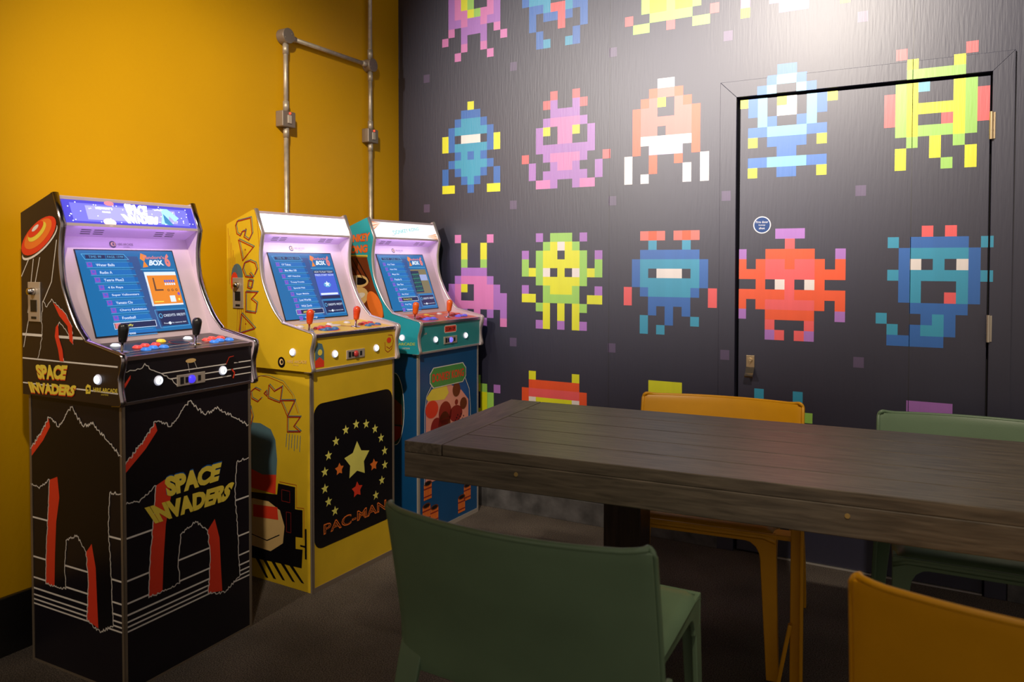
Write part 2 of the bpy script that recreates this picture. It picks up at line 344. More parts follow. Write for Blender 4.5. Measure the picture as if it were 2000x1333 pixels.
for y, z, lab in ((PY1, 1.9485, 'square grey switch box with red indicator on the left conduit'), (PY2, 1.958, 'square grey switch box with red indicator on the right conduit')):
    t = thing('switch_box', lab, 'switch', (0.0, y, z))
    bm = BM(); boxb(bm, (0.0005, -0.04, -0.036), (0.047, 0.04, 0.036)); obj('body', bm, GREYBOX, t, False, 0.004)
    bm = BM(); boxb(bm, (0.047, -0.012, -0.020), (0.052, 0.012, 0.018)); obj('rocker', bm, mat('rocker_grey', (0.5, 0.44, 0.36), 0.4), t, False, 0.002)
    bm = BM(); lathe(bm, (0.047, 0.004, 0.027), (1, 0, 0), [(0.005, 0), (0.005, 0.003), (0.003, 0.005)], 14); obj('indicator', bm, REDL, t, True)

# ------------------------------------------------------------------ arcade cabinets
SW, SD, OV, SH = 0.494, 0.455, 0.018, 0.868
def smoothpath(pts, n=5):
    out = []
    for i in range(len(pts)-1):
        p0 = Vector(pts[max(i-1, 0)]); p1 = Vector(pts[i]); p2 = Vector(pts[i+1]); p3 = Vector(pts[min(i+2, len(pts)-1)])
        for k in range(n):
            t = k/n; out.append(tuple(0.5*((2*p1)+(p2-p0)*t+(2*p0-5*p1+4*p2-p3)*t*t+(3*p1-p0-3*p2+p3)*t**3)))
    out.append(tuple(pts[-1])); return out
CURVE = smoothpath([(-.252, 1.408), (-.265, 1.325), (-.256, 1.237), (-.229, 1.167), (-.188, 1.100), (-.138, 1.050)], 5)
FRONT = [(-.291, 1.506)] + CURVE + [(.018, 1.018), (.025, 1.012), (.026, 1.000)] + smoothpath([(.020, .975), (.012, .950), (.012, .915), (.019, .885)], 3) + [(.021, .874), (.016, .868)]
PROFILE = FRONT + [(-.459, .868), (-.457, 1.447)]
BZ0, BZ1 = (-.194, 1.034), (-.322, 1.373)       # monitor bezel plane, bottom and top
bdir = (Vector(BZ1)-Vector(BZ0)).normalized(); bnor = Vector((bdir.y, -bdir.x))
CP0, CP1 = (-.196, 1.034), (.012, 1.010)        # control deck plane
def solid(name, col, rough=0.35, **k): return mat(name, col, rough, **k)
WHITEP = mat('white_laminate', (0.58, 0.48, 0.54), 0.35)
SOFF = mat('soffit_painted_glow', (0.5, 0.4, 0.55), 0.3, emit=(0.42, 0.20, 0.62), estr=0.45)  # white soffit panel; purple light on it is put in as emission
BLACKP = mat('black_plastic', (0.012, 0.012, 0.013), 0.3)
def glow(name, col, st, base=None): return mat(name, base or col, 0.3, emit=col, estr=st)
LEDW = glow('lit_white_button', (0.82, 0.90, 1.0), 1.6, (0.7, 0.75, 0.8))
LEDRING = glow('button_ring', (0.75, 0.78, 0.95), 0.35, (0.55, 0.55, 0.6))
BTN = {'W': glow('white_button', (0.75, 0.85, 1.0), 0.55, (0.75, 0.78, 0.8)), 'R': glow('red_button', (1.0, 0.12, 0.08), 0.35, (0.8, 0.05, 0.04)),
       'B': glow('blue_button', (0.08, 0.35, 1.0), 0.45, (0.03, 0.16, 0.7)), 'Y': glow('yellow_button', (1.0, 0.65, 0.05), 0.5, (0.8, 0.5, 0.03))}
PRINTW = mat('ink_white', (0.80, 0.76, 0.70), 0.35); PRINTY = mat('ink_yellow', (0.84, 0.66, 0.07), 0.35); PRINTR = mat('ink_red', (0.78, 0.05, 0.02), 0.35)
PRINTK = mat('ink_black', (0.006, 0.005, 0.007), 0.3); PRINTO = mat('ink_orange', (0.86, 0.20, 0.03), 0.35); PRINTG = mat('ink_green', (0.07, 0.30, 0.07), 0.35)
PRINTT = mat('ink_teal_grey', (0.09, 0.18, 0.22), 0.35); PRINTP = mat('ink_pink', (0.82, 0.34, 0.26), 0.35); PRINTD = mat('ink_dark_red', (0.28, 0.02, 0.015), 0.35)
PRINTN = mat('ink_brown', (0.16, 0.035, 0.01), 0.35); PRINTS = mat('ink_sand', (0.74, 0.50, 0.20), 0.35); PRINTB = mat('ink_blue', (0.01, 0.10, 0.34), 0.35)

def screen_art(par, kind):
    n2 = bnor; C0 = Vector(BZ0)
    def fn(a, b, l):          # a: 0..1 across, b: 0..1 up the screen
        v = 0.059+a*0.360; p = C0+bdir*(0.022+b*0.292)+n2*(0.003+l)
        return (p.x, v, p.y)
    A = Art(fn, 0.0003)
    E_ = lambda n, c, s: glow('screen_'+n, c, s, (0.01, 0.01, 0.012))
    bg = E_('deep_blue', (0.002, 0.15, 0.40), 1.0); bar = E_('row_blue', (0.005, 0.16, 0.52), 1.0); ln = E_('line_cyan', (0.12, 0.48, 0.85), 0.9)
    wt = E_('text_white', (0.75, 0.85, 1.0), 1.1); mg = E_('icon_violet', (0.28, 0.10, 0.62), 0.9); ye = E_('text_yellow', (0.95, 0.85, 0.10), 1.0)
    og = E_('game_orange', (0.95, 0.28, 0.02), 0.95); br = E_('game_brown', (0.16, 0.06, 0.03), 1); nb = E_('navy', (0.01, 0.02, 0.09), 1); pk = E_('logo_pink', (0.85, 0.22, 0.20), 1.0)
    vb = E_('game_blue', (0.06, 0.13, 0.70), 1.0); gr = E_('game_green', (0.03, 0.28, 0.16), 1); tan = E_('game_tan', (0.22, 0.18, 0.10), 1)
    A.rect(0, 0, 1, 1, bg, 0)
    A.poly([(.47, .93), (.60, .93), (.68, .03), (.60, .03)], E_('slate', (0.03, 0.09, 0.28), 1), 1)
    A.line([(.045, .955), (.46, .955), (.50, .89), (.07, .89)], .006, ln, 2, True)
    A.rect(.08, .90, .27, .945, nb, 1); A.rect(.28, .90, .46, .945, nb, 1)
    A.text('TIME: 99', [(.11, .908), (.23, .908), (.23, .936), (.11, .936)], ln, 2); A.text('PAGE: 17/99', [(.29, .908), (.45, .908), (.45, .936), (.29, .936)], ln, 2)
    names = [['Water Balls', 'Radio A', 'Tetris Plus2', '4 En Raya', 'Super Yellowstars', 'Yamato Clu', 'Cherry Exhibition', 'Football', 'Taffy', 'Texas'],
             ['19 Takes', 'Max Mut 100', 'ABT Heavyhat', 'Troop Frontis', 'Special Peb', 'Super Mobile', 'Lost Worlds', 'Wild Zarth', 'ARS Section', 'Tracky Lungs'],
             ['4 to Team', 'Aqua Ship', 'Magic Bat', 'Puzzle It', 'Star Run', 'Speedliner', 'Sky Rider', 'Donkey Kong', 'Pop Flap', 'Solomon']][kind]
    hi = 7 if kind == 2 else 8
    for k in range(10):
        t = 0.855-0.0905*k; x = 0.07+0.016*min(k, 6)+0.004*k; xe = .53+0.008*k
        A.rect(x, t-.058, xe, t, bar, 1); A.line([(x, t-.062), (xe, t-.062)], .005, ln, 2); A.line([(x, t+.004), (xe-.03, t+.004)], .003, ln, 2)
        A.rect(x+.005, t-.055, x+.055, t, mg, 2); A.rect(x+.018, t-.035, x+.042, t-.008, vb, 3)
        w = min(.34, .0155*len(names[k])+.01)
        if k == hi:
            A.rect(x-.01, t-.064, xe+.02, t+.008, nb, 2); A.line([(x-.01, t-.064), (xe+.02, t-.064), (xe+.02, t+.008), (x-.01, t+.008)], .005, wt, 3, True); A.rect(x, t-.058, x+.06, t+.002, pk if kind == 0 else mg, 3)
        A.text(names[k], [(x+.09, t-.047), (x+.09+w, t-.047), (x+.09+w, t-.016), (x+.09, t-.016)], ye if k == hi else wt, 4, .01)
    A.text("Pandora's", [(.655, .895), (.89, .90), (.89, .94), (.66, .94)], pk, 4, .02)
    A.text('BOX', [(.70, .815), (.87, .815), (.86, .885), (.72, .885)], wt, 4, .05); A.text('6', [(.88, .81), (.945, .79), (.95, .955), (.90, .985)], pk, 4, .05)
    A.poly([(.64, .97), (.70, .94), (.66, .87), (.69, .80), (.63, .79), (.655, .87), (.62, .90)], og, 3)
    A.line([(.60, .765), (.97, .765)], .008, ln, 2)
    if kind == 0:
        A.rect(.625, .31, .975, .735, wt, 1); A.rect(.645, .33, .975, .69, og, 2)
        A.poly([(.70, .66), (.715, .66), (.715, .515), (.79, .515), (.79, .495), (.695, .495)], br, 3)
        for i in range(5): A.rect(.82+.025*i, .60, .838+.025*i, .63, vb, 3); A.rect(.82+.025*i, .565, .838+.025*i, .59, wt, 3)
        for i in range(3): A.ell(.845+.045*i, .50, .013, .016, br, 3); A.ell(.845+.045*i, .50, .007, .009, og, 4)
        A.rect(.84, .35, .90, .43, wt, 3); A.ell(.94, .38, .012, .015, ye, 3); A.ell(.95, .45, .015, .02, mg, 3); A.rect(.66, .355, .76, .366, ye, 3)
    elif kind == 1:
        A.rect(.625, .28, .965, .73, nb, 1); A.rect(.63, .33, .96, .68, vb, 2); A.text('HOW TO PLAY TODAY', [(.64, .69), (.95, .69), (.95, .72), (.64, .72)], wt, 3)
        A.text('PRESS START NOW', [(.64, .64), (.95, .64), (.95, .67), (.64, .67)], wt, 3); A.ell(.80, .50, .06, .04, ln, 3); A.star(.80, .51, .05, wt, 4); A.rect(.65, .34, .94, .37, wt, 3)
    else:
        A.rect(.61, .28, .965, .73, tan, 1); A.rect(.61, .30, .79, .70, nb, 2); A.rect(.79, .52, .95, .63, E_('sky', (0.35, 0.42, 0.75), 1), 2)
        for i in range(5): A.line([(.62, .33+.075*i), (.78, .34+.075*i)], .010, gr, 3)
        for i in range(4): A.line([(.65+.035*i, .32), (.65+.035*i, .66)], .006, gr, 4)
    A.line([(.635, .26), (.975, .26), (.985, .05), (.655, .04)], .005, ln, 2, True); A.rect(.66, .06, .97, .245, nb, 1)
    A.ell(.685, .185, .02, .03, ln, 2); A.ell(.685, .185, .013, .021, nb, 3)
    A.text('CREDITS: 00(3)!!!', [(.715, .16), (.96, .165), (.96, .205), (.715, .20)], wt, 4, .005)
    A.text('Press      for memory item', [(.70, .075), (.95, .08), (.95, .105), (.70, .10)], wt, 4); A.ell(.765, .09, .016, .018, wt, 5)
    A.build('screen_picture', par)

COINM = mat('coin_plate_steel', (0.62, 0.55, 0.46), 0.38, 0.55)
def coin_plate(par, name, P, U, V, N, w, h):
    """metal coin entry: plate with slots and reject knob. P centre, U across, V up, N out"""
    P, U, V, N = map(Vector, (P, U, V, N)); Mx = Matrix.Identity(4)
    for i in range(3): Mx[i][0] = U[i]; Mx[i][1] = V[i]; Mx[i][2] = N[i]; Mx[i][3] = P[i]
    bm = BM(); box(bm, (0, 0, 0.002), (w, h, 0.004), mtx=Mx); c = obj(name, bm, COINM, par, False, 0.0012)
    L = [(-w*.34, 0, w*.12, h*.62), (-w*.17, 0, w*.10, h*.5), (w*.28, 0, w*.10, h*.5)] if w > h else [(0, -h*.10, w*.5, h*.30), (0, -h*.40, w*.4, h*.06)]
    for x_, y_, sx, sy in L:
        bm = BM(); box(bm, (x_, y_, 0.0045), (sx, sy, 0.002), mtx=Mx); obj('coin_slot', bm, BLACKP, c)
    return c, Mx

def cabinet(idx, pose, label, C):
    t = thing('arcade_cabinet', label, 'arcade cabinet', (pose[0], pose[1], 0), pose[2])
    # --- stand
    bm = BM(); boxb(bm, (-SD, 0.0, 0.0), (0, SW, SH)); stand = obj('stand', bm, C['stand'], t, False, 0.001)
    def strip(*bx):
        bm = BM()
        for a, b in bx: boxb(bm, a, b)
        obj('edge_strip', bm, C['strip'], t)
    for v, s in ((0.0, -1), (SW, 1)):
        strip(((-0.009, v, 0.0), (0.0022, v+s*0.0018, SH)), ((0.0022, v+s*0.0018, 0.0), (0.0004, v-s*0.009, SH)))
        strip(((-SD-0.001, v, 0.0), (-SD+0.009, v+s*0.0018, SH)))
    strip(((0.0004, 0.0092, 0.0), (0.0030 if C['foot'] > 0.008 else 0.0020, SW-0.0092, C['foot'])))
    if C['foot'] < 0.008: strip(((-SD+.0092, -0.0018, 0.0), (-0.0092, -0.0002, C['foot'])))
    # --- side panels of the top unit
    sides = []
    for v0, v1 in ((-OV, 0.0), (SW, SW+OV)):
        bm = BM(); prism(bm, PROFILE, 1, v0, v1); o = obj('side_panel', bm, [C['side'], C['inner']], t); sides.append(o)
        inner = (0, 1, 0) if v0 < 0 else (0, -1, 0)
        for p in o.data.polygons:
            if p.normal.y*inner[1] > 0.9: p.material_index = 1
        bm = BM(); rings = []; P = [Vector(q) for q in [(-.300, 1.503)]+FRONT+[(-.02, .866)]]
        for i, q in enumerate(P):
            d = (P[min(i+1, len(P)-1)]-P[max(i-1, 0)]).normalized(); nn = Vector((-d.y, d.x))
            if nn.x < 0 and i < len(P)-2: nn = -nn
            if i >= len(P)-2: nn = Vector((0, -1)) if i == len(P)-1 else Vector((0.7, -0.7))
            vm = (v0+v1)/2
            rings.append([bm.verts.new((q.x+nn.x*h, vm+w_, q.y+nn.y*h)) for h, w_ in ((-0.001, -.0100), (0.0018, -.0098), (0.0038, -.0055), (0.0044, 0), (0.0038, .0055), (0.0018, .0098), (-0.001, .0100))])
        for a, b in zip(rings, rings[1:]):
            for k in range(6): bm.faces.new((a[k], a[k+1], b[k+1], b[k]))
            bm.faces.new((a[6], a[0], b[0], b[6]))
        bm.faces.new(rings[0]); bm.faces.new(rings[-1][::-1])
        obj('edge_trim', bm, C['trim'], o, True)
    # --- shell between the sides
    def slab(name, a, b, th, m, v0=0.0, v1=SW, bevel=0.0):
        a = Vector(a); b = Vector(b); d = (b-a).normalized(); n = Vector((-d.y, d.x))
        bm = BM(); prism(bm, [tuple(a), tuple(b), tuple(b-n*th), tuple(a-n*th)], 1, v0, v1); return obj(name, bm, m, t, False, bevel)
    slab('back_panel', (-.455, .870), (-.453, 1.444), 0.012, C['inner'])
    slab('top_panel', (-.453, 1.444), (-.296, 1.499), 0.012, C['inner'])
    slab('deck_base', (-.45, .880), (.004, .880), 0.010, BLACKP)
    # marquee box
    bm = BM(); boxb(bm, (-.300, 0.0, 1.487), (-.288, SW, 1.497)); boxb(bm, (-.266, 0.0, 1.404), (-.254, SW, 1.413)); obj('marquee_frame', bm, C['inner'], t)
    mq0 = Vector((-.257, 1.412)); mq1 = Vector((-.289, 1.489)); md = (mq1-mq0).normalized(); mn = Vector((md.y, -md.x))
    bm = BM(); prism(bm, [tuple(mq0), tuple(mq1), tuple(mq1-mn*0.004), tuple(mq0-mn*0.004)], 1, 0.001, SW-0.001)
    mqo = obj('marquee', bm, C['mqlit'], t)
    A = Art(lambda a, b, l: ((mq0+md*(b*0.083)+mn*(0.0004+l)).x, a*SW, (mq0+md*(b*0.083)+mn*(0.0004+l)).y), 0.0003)
    C['mqart'](A); A.build('marquee_artwork', mqo)
    # soffit and speakers
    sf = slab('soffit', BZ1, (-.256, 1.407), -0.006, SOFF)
    sd_ = (Vector((-.256, 1.407))-Vector(BZ1)).normalized(); sn = Vector((sd_.y, -sd_.x))
    for vc in (0.112, 0.382):
        A = Art(lambda a, b, l: ((Vector(BZ1)+sd_*b+sn*(0.0005+l)).x, a, (Vector(BZ1)+sd_*b+sn*(0.0005+l)).y), 0.0003)
        for i in range(3):
            for s in (-1, 1): A.rect(vc+s*0.022-0.018-0.005*i+.005, 0.018+0.013*i, vc+s*0.022+0.016-0.005*i+.005, 0.0225+0.013*i, BLACKP, 0)
        A.build('speaker_grille', sf)
    # bezel
    bz = slab('monitor_bezel', BZ0, BZ1, -0.008, C['inner'])
    C0 = Vector(BZ0)
    bm = BM()
    for a0, a1, b0, b1 in ((.056, .422, .019, .022), (.056, .422, .314, .3175), (.056, .059, .022, .314), (.419, .422, .022, .314)):
        p = [C0+bdir*b0, C0+bdir*b1]; prism(bm, [tuple(p[0]), tuple(p[1]), tuple(p[1]+bnor*0.0035), tuple(p[0]+bnor*0.0035)], 1, a0, a1)
    obj('screen_rim', bm, BLACKP, bz)
    bm = BM(); prism(bm, [tuple(C0+bdir*.022), tuple(C0+bdir*.314), tuple(C0+bdir*.314+bnor*.0028), tuple(C0+bdir*.022+bnor*.0028)], 1, .059, .419)
    scr = obj('screen', bm, mat('screen_glass', (0.01, 0.015, 0.02), 0.08, emit=(0.01, 0.08, 0.22), estr=1.0), t); screen_art(scr, idx)
    A = Art(lambda a, b, l: ((C0+bdir*b+bnor*(0.0006+l)).x, a, (C0+bdir*b+bnor*(0.0006+l)).y), 0.0003)
    A.ell(.197, .337, .0125, .0125, BLACKP, 0, n=28); A.ell(.197, .338, .007, .007, PRINTS, 1); A.ell(.199, .338, .004, .0045, BLACKP, 2); A.rect(.2035, .331, .206, .345, PRINTS, 2)
    lg = mat('logo_grey', (0.16, 0.12, 0.14), 0.4)
    A.text('HIRE ARCADE', [(.214, .334), (.273, .334), (.273, .3425), (.214, .3425)], lg, 0); A.text('SYSTEMS', [(.235, .327), (.258, .327), (.258, .3305), (.235, .3305)], lg, 0); A.build('bezel_logo', bz)
    # --- control deck
    cd0, cd1 = Vector(CP0), Vector(CP1); dd = (cd1-cd0).normalized(); dn = Vector((-dd.y, dd.x))
    deck = slab('control_deck', CP0, CP1, 0.010, C['deck'])
    def on(u_, v_, h=0.0):
        k = (u_-cd0.x)/dd.x; p = cd0+dd*k+dn*h; return Vector((p.x, v_, p.y))
    A = Art(lambda a, b, l: tuple(on(a, b, 0.0005+l)), 0.0003); C['deckart'](A); A.build('deck_artwork', deck)
    axis = Vector((dn.x, 0, dn.y))
    for u_, v_, c in ((-.143, .083, 'W'), (-.088, .119, 'R'), (-.102, .157, 'R'), (-.100, .194, 'R'), (-.140, .245, C['mid']), (-.048, .119, 'B'), (-.062, .156, 'B'), (-.057, .191, 'B'),
                      (-.139, .350, 'W'), (-.086, .383, 'R'), (-.101, .419, 'R'), (-.096, .452, 'R'), (-.047, .381, 'B'), (-.060, .417, 'B'), (-.055, .454, 'B')):
        bm = BM(); p = on(u_, v_); lathe(bm, p, axis, [(.0152, 0), (.0152, .0022), (.0138, .0036), (.0115, .0038), (.0113, .0062), (.0100, .0072), (.004, .0074)], 22)
        obj('button', bm, BTN[c] if not (C.get('bset') and c in C['bset']) else C['bset'][c], t, True)
    for v_ in (.042, .311):
        p = on(-.055, v_)
        bm = BM(); lathe(bm, p, axis, [(.020, 0), (.020, .0015), (.018, .0028), (.005, .0030), (.0042, .0032), (.0042, .034)], 24); js = obj('joystick', bm, CHROME, t, True)
        bm = BM(); lathe(bm, p+axis*0.030, axis, [(.007, 0), (.0105, .002), (.0122, .010), (.0140, .026), (.0153, .038), (.0153, .046), (.0130, .0535), (.0070, .0580), (.001, .0590)], 28); obj('joystick_knob', bm, C['knob'], js, True)
    # front edge of the deck and the front panel
    bm = BM(); boxb(bm, (-.004, 0, .997), (.0155, SW, 1.0115)); obj('deck_front_edge', bm, C['edge'], t, False, 0.002)
    bm = BM(); boxb(bm, (-.004, 0, .870), (.009, SW, .998)); fp = obj('front_panel', bm, C['front'], t, False, 0.001)
    bm = BM(); boxb(bm, (-.004, 0, .866), (.0125, SW, .876)); obj('lower_edge', bm, C['trim'], t, False, 0.001)
    A = Art(lambda a, b, l: (0.0093+l, a, b)); C['frontart'](A); A.build('front_artwork', fp)
    for P_, N_ in (((.009, .117, .926), (1, 0, 0)), ((.009, .366, .926), (1, 0, 0)), ((-.079, -OV, .941), (0, -1, 0))):
        bm = BM(); lathe(bm, P_, N_, [(.0155, 0), (.0155, .003), (.0140, .005), (.0118, .0052)], 28); b_ = obj('lit_button', bm, LEDRING, t, True)
        bm = BM(); lathe(bm, Vector(P_)+Vector(N_)*.0045, N_, [(.0116, 0), (.0114, .0035), (.0095, .0048), (.002, .005)], 28); obj('lens', bm, LEDW, b_, True)
        if N_[0]:
            A = Art(lambda a, b, l: (P_[0]+.0098, P_[1]+a, P_[2]+b)); A.line([(-.001, -.005), (.0015, .0045)], .002, BLACKP, 0); A.build('button_mark', b_)
    c_, Mx = coin_plate(t, 'coin_mechanism', (.009, .2375, .915), (0, 1, 0), (0, 0, 1), (1, 0, 0), .108, .036)
    bm = BM(); lathe(bm, (.013, .2375, .915), (1, 0, 0), [(.013, 0), (.013, .004), (.009, .008), (.003, .009)], 22); obj('coin_button', bm, C['coin'], c_, True)
    c_, Mx = coin_plate(sides[0], 'side_coin_plate', (-.388, -OV, 1.165), (1, 0, 0), (0, 0, 1), (0, -1, 0), .062, .125)
    bm = BM(); lathe(bm, (-.388, -OV-.004, 1.198), (0, -1, 0), [(.012, 0), (.012, .006), (.010, .018), (.004, .021)], 22); obj('coin_return_knob', bm, CHROME, c_, True)
    # printed artwork
    A = Art(lambda a, b, l: (a, -OV-0.0003-l, b)); C['sideart'](A); A.build('side_artwork', sides[0])
    A = Art(lambda a, b, l: (a, -0.0004-l, b)); C['standside'](A)
    A2 = Art(lambda a, b, l: (0.0004+l, a, b)); C['standfront'](A2)
    A.build('stand_side_artwork', stand); A2.build('stand_front_artwork', stand)
    # lamp at the soffit's front edge, aimed down and back at the bezel
    for nm, loc, size, e, colr in (('marquee_light', (-.252, SW/2, 1.402), .42, C['mqpow'], C['mqcol']),):
        l = bpy.data.lights.new(nm, 'AREA'); l.shape = 'RECTANGLE'; l.size = size; l.size_y = 0.02; l.energy = e; l.color = colr
        o = bpy.data.objects.new(nm, l); COL.objects.link(o); o.parent = t; o.location = loc
        o.rotation_euler = (R(0), R(-20), R(90))
        o.rotation_euler = Vector((-0.35, 0, -1)).to_track_quat('-Z', 'Y').to_euler()
        l.size, l.size_y = (0.02, size) if abs((o.rotation_euler.to_matrix() @ Vector((1, 0, 0))).y) < .5 else (size, 0.02)
    return t

# ---- black cabinet artwork
BLK = mat('black_wrap', (0.010, 0.008, 0.012), 0.28, spec=0.5); BLKB = mat('brownish_black_wrap', (0.030, 0.018, 0.012), 0.32)
def rocks(A, x0, x1, mirror, lay=1):
    """plain jagged rock arch: black mass with a pale outline and a red flank"""
    w = x1-x0; X = lambda p: [(x0+(1-a if mirror else a)*w, b) for a, b in p]
    top = X(jag([(0.0, .690), (.14, .750), (.22, .800), (.34, .775), (.48, .842), (.60, .790), (.72, .800), (.86, .755), (1.0, .715)], .006, 120, 3))
    L = X(jag([(1.0, .605), (.88, .600), (.86, .50), (.88, .36), (.90, .20), (.76, .165), (.62, .19), (.64, .30), (.62, .40), (.52, .445), (.40, .42), (.38, .33), (.39, .265), (.16, .262), (.17, .36), (.20, .50), (.22, .60), (.10, .565), (0.0, .575)], .0045, 110, 5))
    A.poly(top+L, PRINTK, lay+1)
    for q in (top, L): A.line(q, .0032, PRINTW, lay+3)
    A.poly(X([(0, .69), (.14, .748), (.22, .796), (.235, .770), (.15, .722), (0, .660)]), PRINTR, lay+2)
    A.poly(X([(.22, .600), (.31, .615), (.33, .55), (.29, .47), (.27, .36), (.26, .264), (.16, .262), (.17, .36), (.20, .50)]), PRINTR, lay+2)
    A.poly(X([(.62, .400), (.68, .430), (.72, .36), (.73, .26), (.74, .175), (.62, .19), (.64, .30)]), PRINTR, lay+2)
def stripes(A, a0, a1, zs, lay=1):
    for z, w in zs: A.rect(a0, z-w/2, a1, z+w/2, PRINTW, lay)
ZS = [(.467, .0055), (.339, .0055), (.271, .0055), (.236, .0055), (.215, .005), (.200, .005), (.186, .005)]
def si_front(A): stripes(A, .004, SW-.004, ZS); rocks(A, .004, SW-.004, False)
def si_front2(A):
    si_front(A)
    A.text('SPACE', [(.148, .556), (.352, .556), (.368, .619), (.140, .622)], PRINTB, 6, .05); A.text('SPACE', [(.151, .553), (.349, .555), (.366, .615), (.138, .619)], PRINTY, 7, .065)
    A.text('INVADERS', [(.107, .483), (.386, .478), (.424, .535), (.069, .544)], PRINTY, 7, .065)
def si_side(A): stripes(A, -SD+.003, -.003, ZS); rocks(A, -SD+.003, -.003, False)
def si_top(A):
    stripes(A, -.456, -.150, [(1.060, .008)]); stripes(A, -.457, .010, [(.984, .0045)]); stripes(A, -.457, .010, [(.905, .004)])
    for a, b in (((-.417, 1.299), (-.456, 1.245)), ((-.392, 1.300), (-.425, 1.13)), ((-.359, 1.304), (-.450, 1.02)), ((-.272, 1.358), (-.300, 1.23))): A.line([a, b], .003, PRINTW, 1)
    A.line([(-.300, 1.23), (-.345, 1.165)], .003, PRINTW, 1)
    # plain saucer: nested ovals with a pale rim
    rot = 0.50
    A.ell(-.358, 1.352, .104, .030, PRINTW, 2, rot); A.ell(-.358, 1.358, .101, .029, BLKB, 3, rot); A.ell(-.362, 1.372, .101, .042, PRINTR, 4, rot); A.ell(-.364, 1.378, .080, .032, PRINTO, 5, rot)
    A.ell(-.368, 1.385, .053, .020, PRINTY, 6, rot); A.ell(-.374, 1.393, .045, .016, PRINTR, 7, rot); A.ell(-.376, 1.397, .020, .006, PRINTW, 8, rot)
    # plain jagged rock stand-in
    o_ = jag([(-.375, .988), (-.352, 1.050), (-.352, 1.110), (-.345, 1.168), (-.325, 1.150), (-.300, 1.176), (-.275, 1.158), (-.235, 1.135), (-.200, 1.095), (-.196, 1.040), (-.228, 1.079), (-.262, 1.106), (-.280, 1.072), (-.262, 1.030), (-.243, .985)], .003, 150, 4)
    A.poly(o_, BLKB, 2); A.line(o_, .0022, PRINTW, 3)
    A.poly([(-.292, 1.165), (-.235, 1.135), (-.200, 1.095), (-.196, 1.040), (-.212, 1.050), (-.222, 1.095), (-.262, 1.125)], PRINTR, 4)
    A.poly([(-.280, 1.090), (-.268, 1.100), (-.266, 1.060), (-.248, 1.020), (-.243, .985), (-.262, .985), (-.270, 1.02), (-.286, 1.06)], PRINTR, 4)
    for z, m, l in ((-.003, PRINTR, 5), (0, PRINTY, 6)):
        A.text('SPACE', [(-.372, .922+z), (-.237, .929+z), (-.222, .975+z), (-.390, .967+z)], m, l, .06); A.text('INVADERS', [(-.411, .876+z), (-.197, .882+z), (-.179, .916+z), (-.429, .910+z)], m, l, .06)
    A.poly([(-.137, .894), (-.115, .896), (-.113, .920), (-.128, .924), (-.137, .915)], PRINTY, 5); A.rect(-.131, .902, -.119, .914, BLKB, 6); A.rect(-.131, .903, -.123, .908, PRINTY, 7)
    A.text('HIRE ARCADE', [(-.101, .903), (.010, .908), (.010, .920), (-.101, .916)], PRINTY, 5, .02); A.text('SYSTEMS', [(-.065, .895), (-.032, .8965), (-.032, .901), (-.065, .8995)], PRINTY, 5)
def si_panel(A):
    for z in (.946, .925, .904): A.rect(.12, z-.0018, SW-.004, z+.0018, PRINTW, 1)
    o_ = jag([(.002, .966), (.030, .968), (.062, .972), (.070, .984), (.092, .962), (.125, .948), (.167, .922), (.186, .900)], .0025, 130, 8)
    A.poly(o_+[(.186, .878), (.002, .878)], PRINTK, 2); A.line(o_, .0025, PRINTW, 4); A.poly([(.002, .930), (.022, .955), (.022, .945), (.002, .917)], PRINTR, 4)
    A.ell(.2375, .974, .020, .007, PRINTS, 3); A.line([(.226, .968), (.232, .938)], .0014, PRINTW, 2); A.line([(.252, .968), (.262, .946)], .0014, PRINTW, 2)
    A.poly([(.380, .946), (.396, .968), (.420, .962), (.436, .945), (.415, .950), (.410, .925), (.416, .898), (.402, .896), (.400, .93)], PRINTK, 4); A.line([(.380, .946), (.393, .968), (.412, .970)], .002, PRINTR, 5); A.line([(.405, .925), (.416, .912), (.410, .896)], .005, PRINTR, 5)
def si_mq(A):
    g = lambda n, c, s: glow('marquee_'+n, c, s, (0.05, 0.05, 0.06))
    A.rect(0.003, 0, .997, 1, g('blue', (0.07, 0.06, 0.85), 0.9), 0); A.rect(0.06, .10, .94, .86, g('mid_blue', (0.20, 0.19, 0.95), 1.1), 1); A.rect(0.16, .18, .84, .78, g('pale_blue', (0.42, 0.40, 1.0), 1.25), 2)
    w = g('white', (0.95, 1.0, 1.0), 2.6); rr = random.Random(2)
    for k in range(60): A.ell(rr.uniform(.02, .98), rr.uniform(.08, .92), .0035, .02, w, 3, n=8)
    A.text('SPACE', [(.455, .50), (.605, .48), (.62, .93), (.44, .97)], w, 4, .07); A.text('INVADERS', [(.44, .10), (.67, .10), (.69, .47), (.40, .50)], w, 4, .07)
    A.text("MIDWAY'S", [(.23, .64), (.35, .64), (.35, .74), (.23, .74)], w, 4, .02); A.text('COLOUR', [(.27, .50), (.33, .50), (.33, .57), (.27, .57)], w, 4)
    A.ell(.305, .10, .045, .16, g('cream', (1.0, .72, .6), 1.6), 4, 0.02); A.ell(.335, .92, .035, .10, g('pinkred', (.9, .25, .3), 1.2), 4)
    A.poly([(.70, .15), (.73, .60), (.72, .85), (.78, .85), (.86, .45), (.82, .28), (.78, .55), (.76, .12)], g('cyan', (0.35, 0.80, 1.0), 1.5), 4); A.poly([(.73, .20), (.735, .62), (.76, .45), (.80, .10), (.76, .10)], g('teal', (0.02, 0.28, 0.62), 1.0), 5); A.star(.70, .78, .05, w, 5)
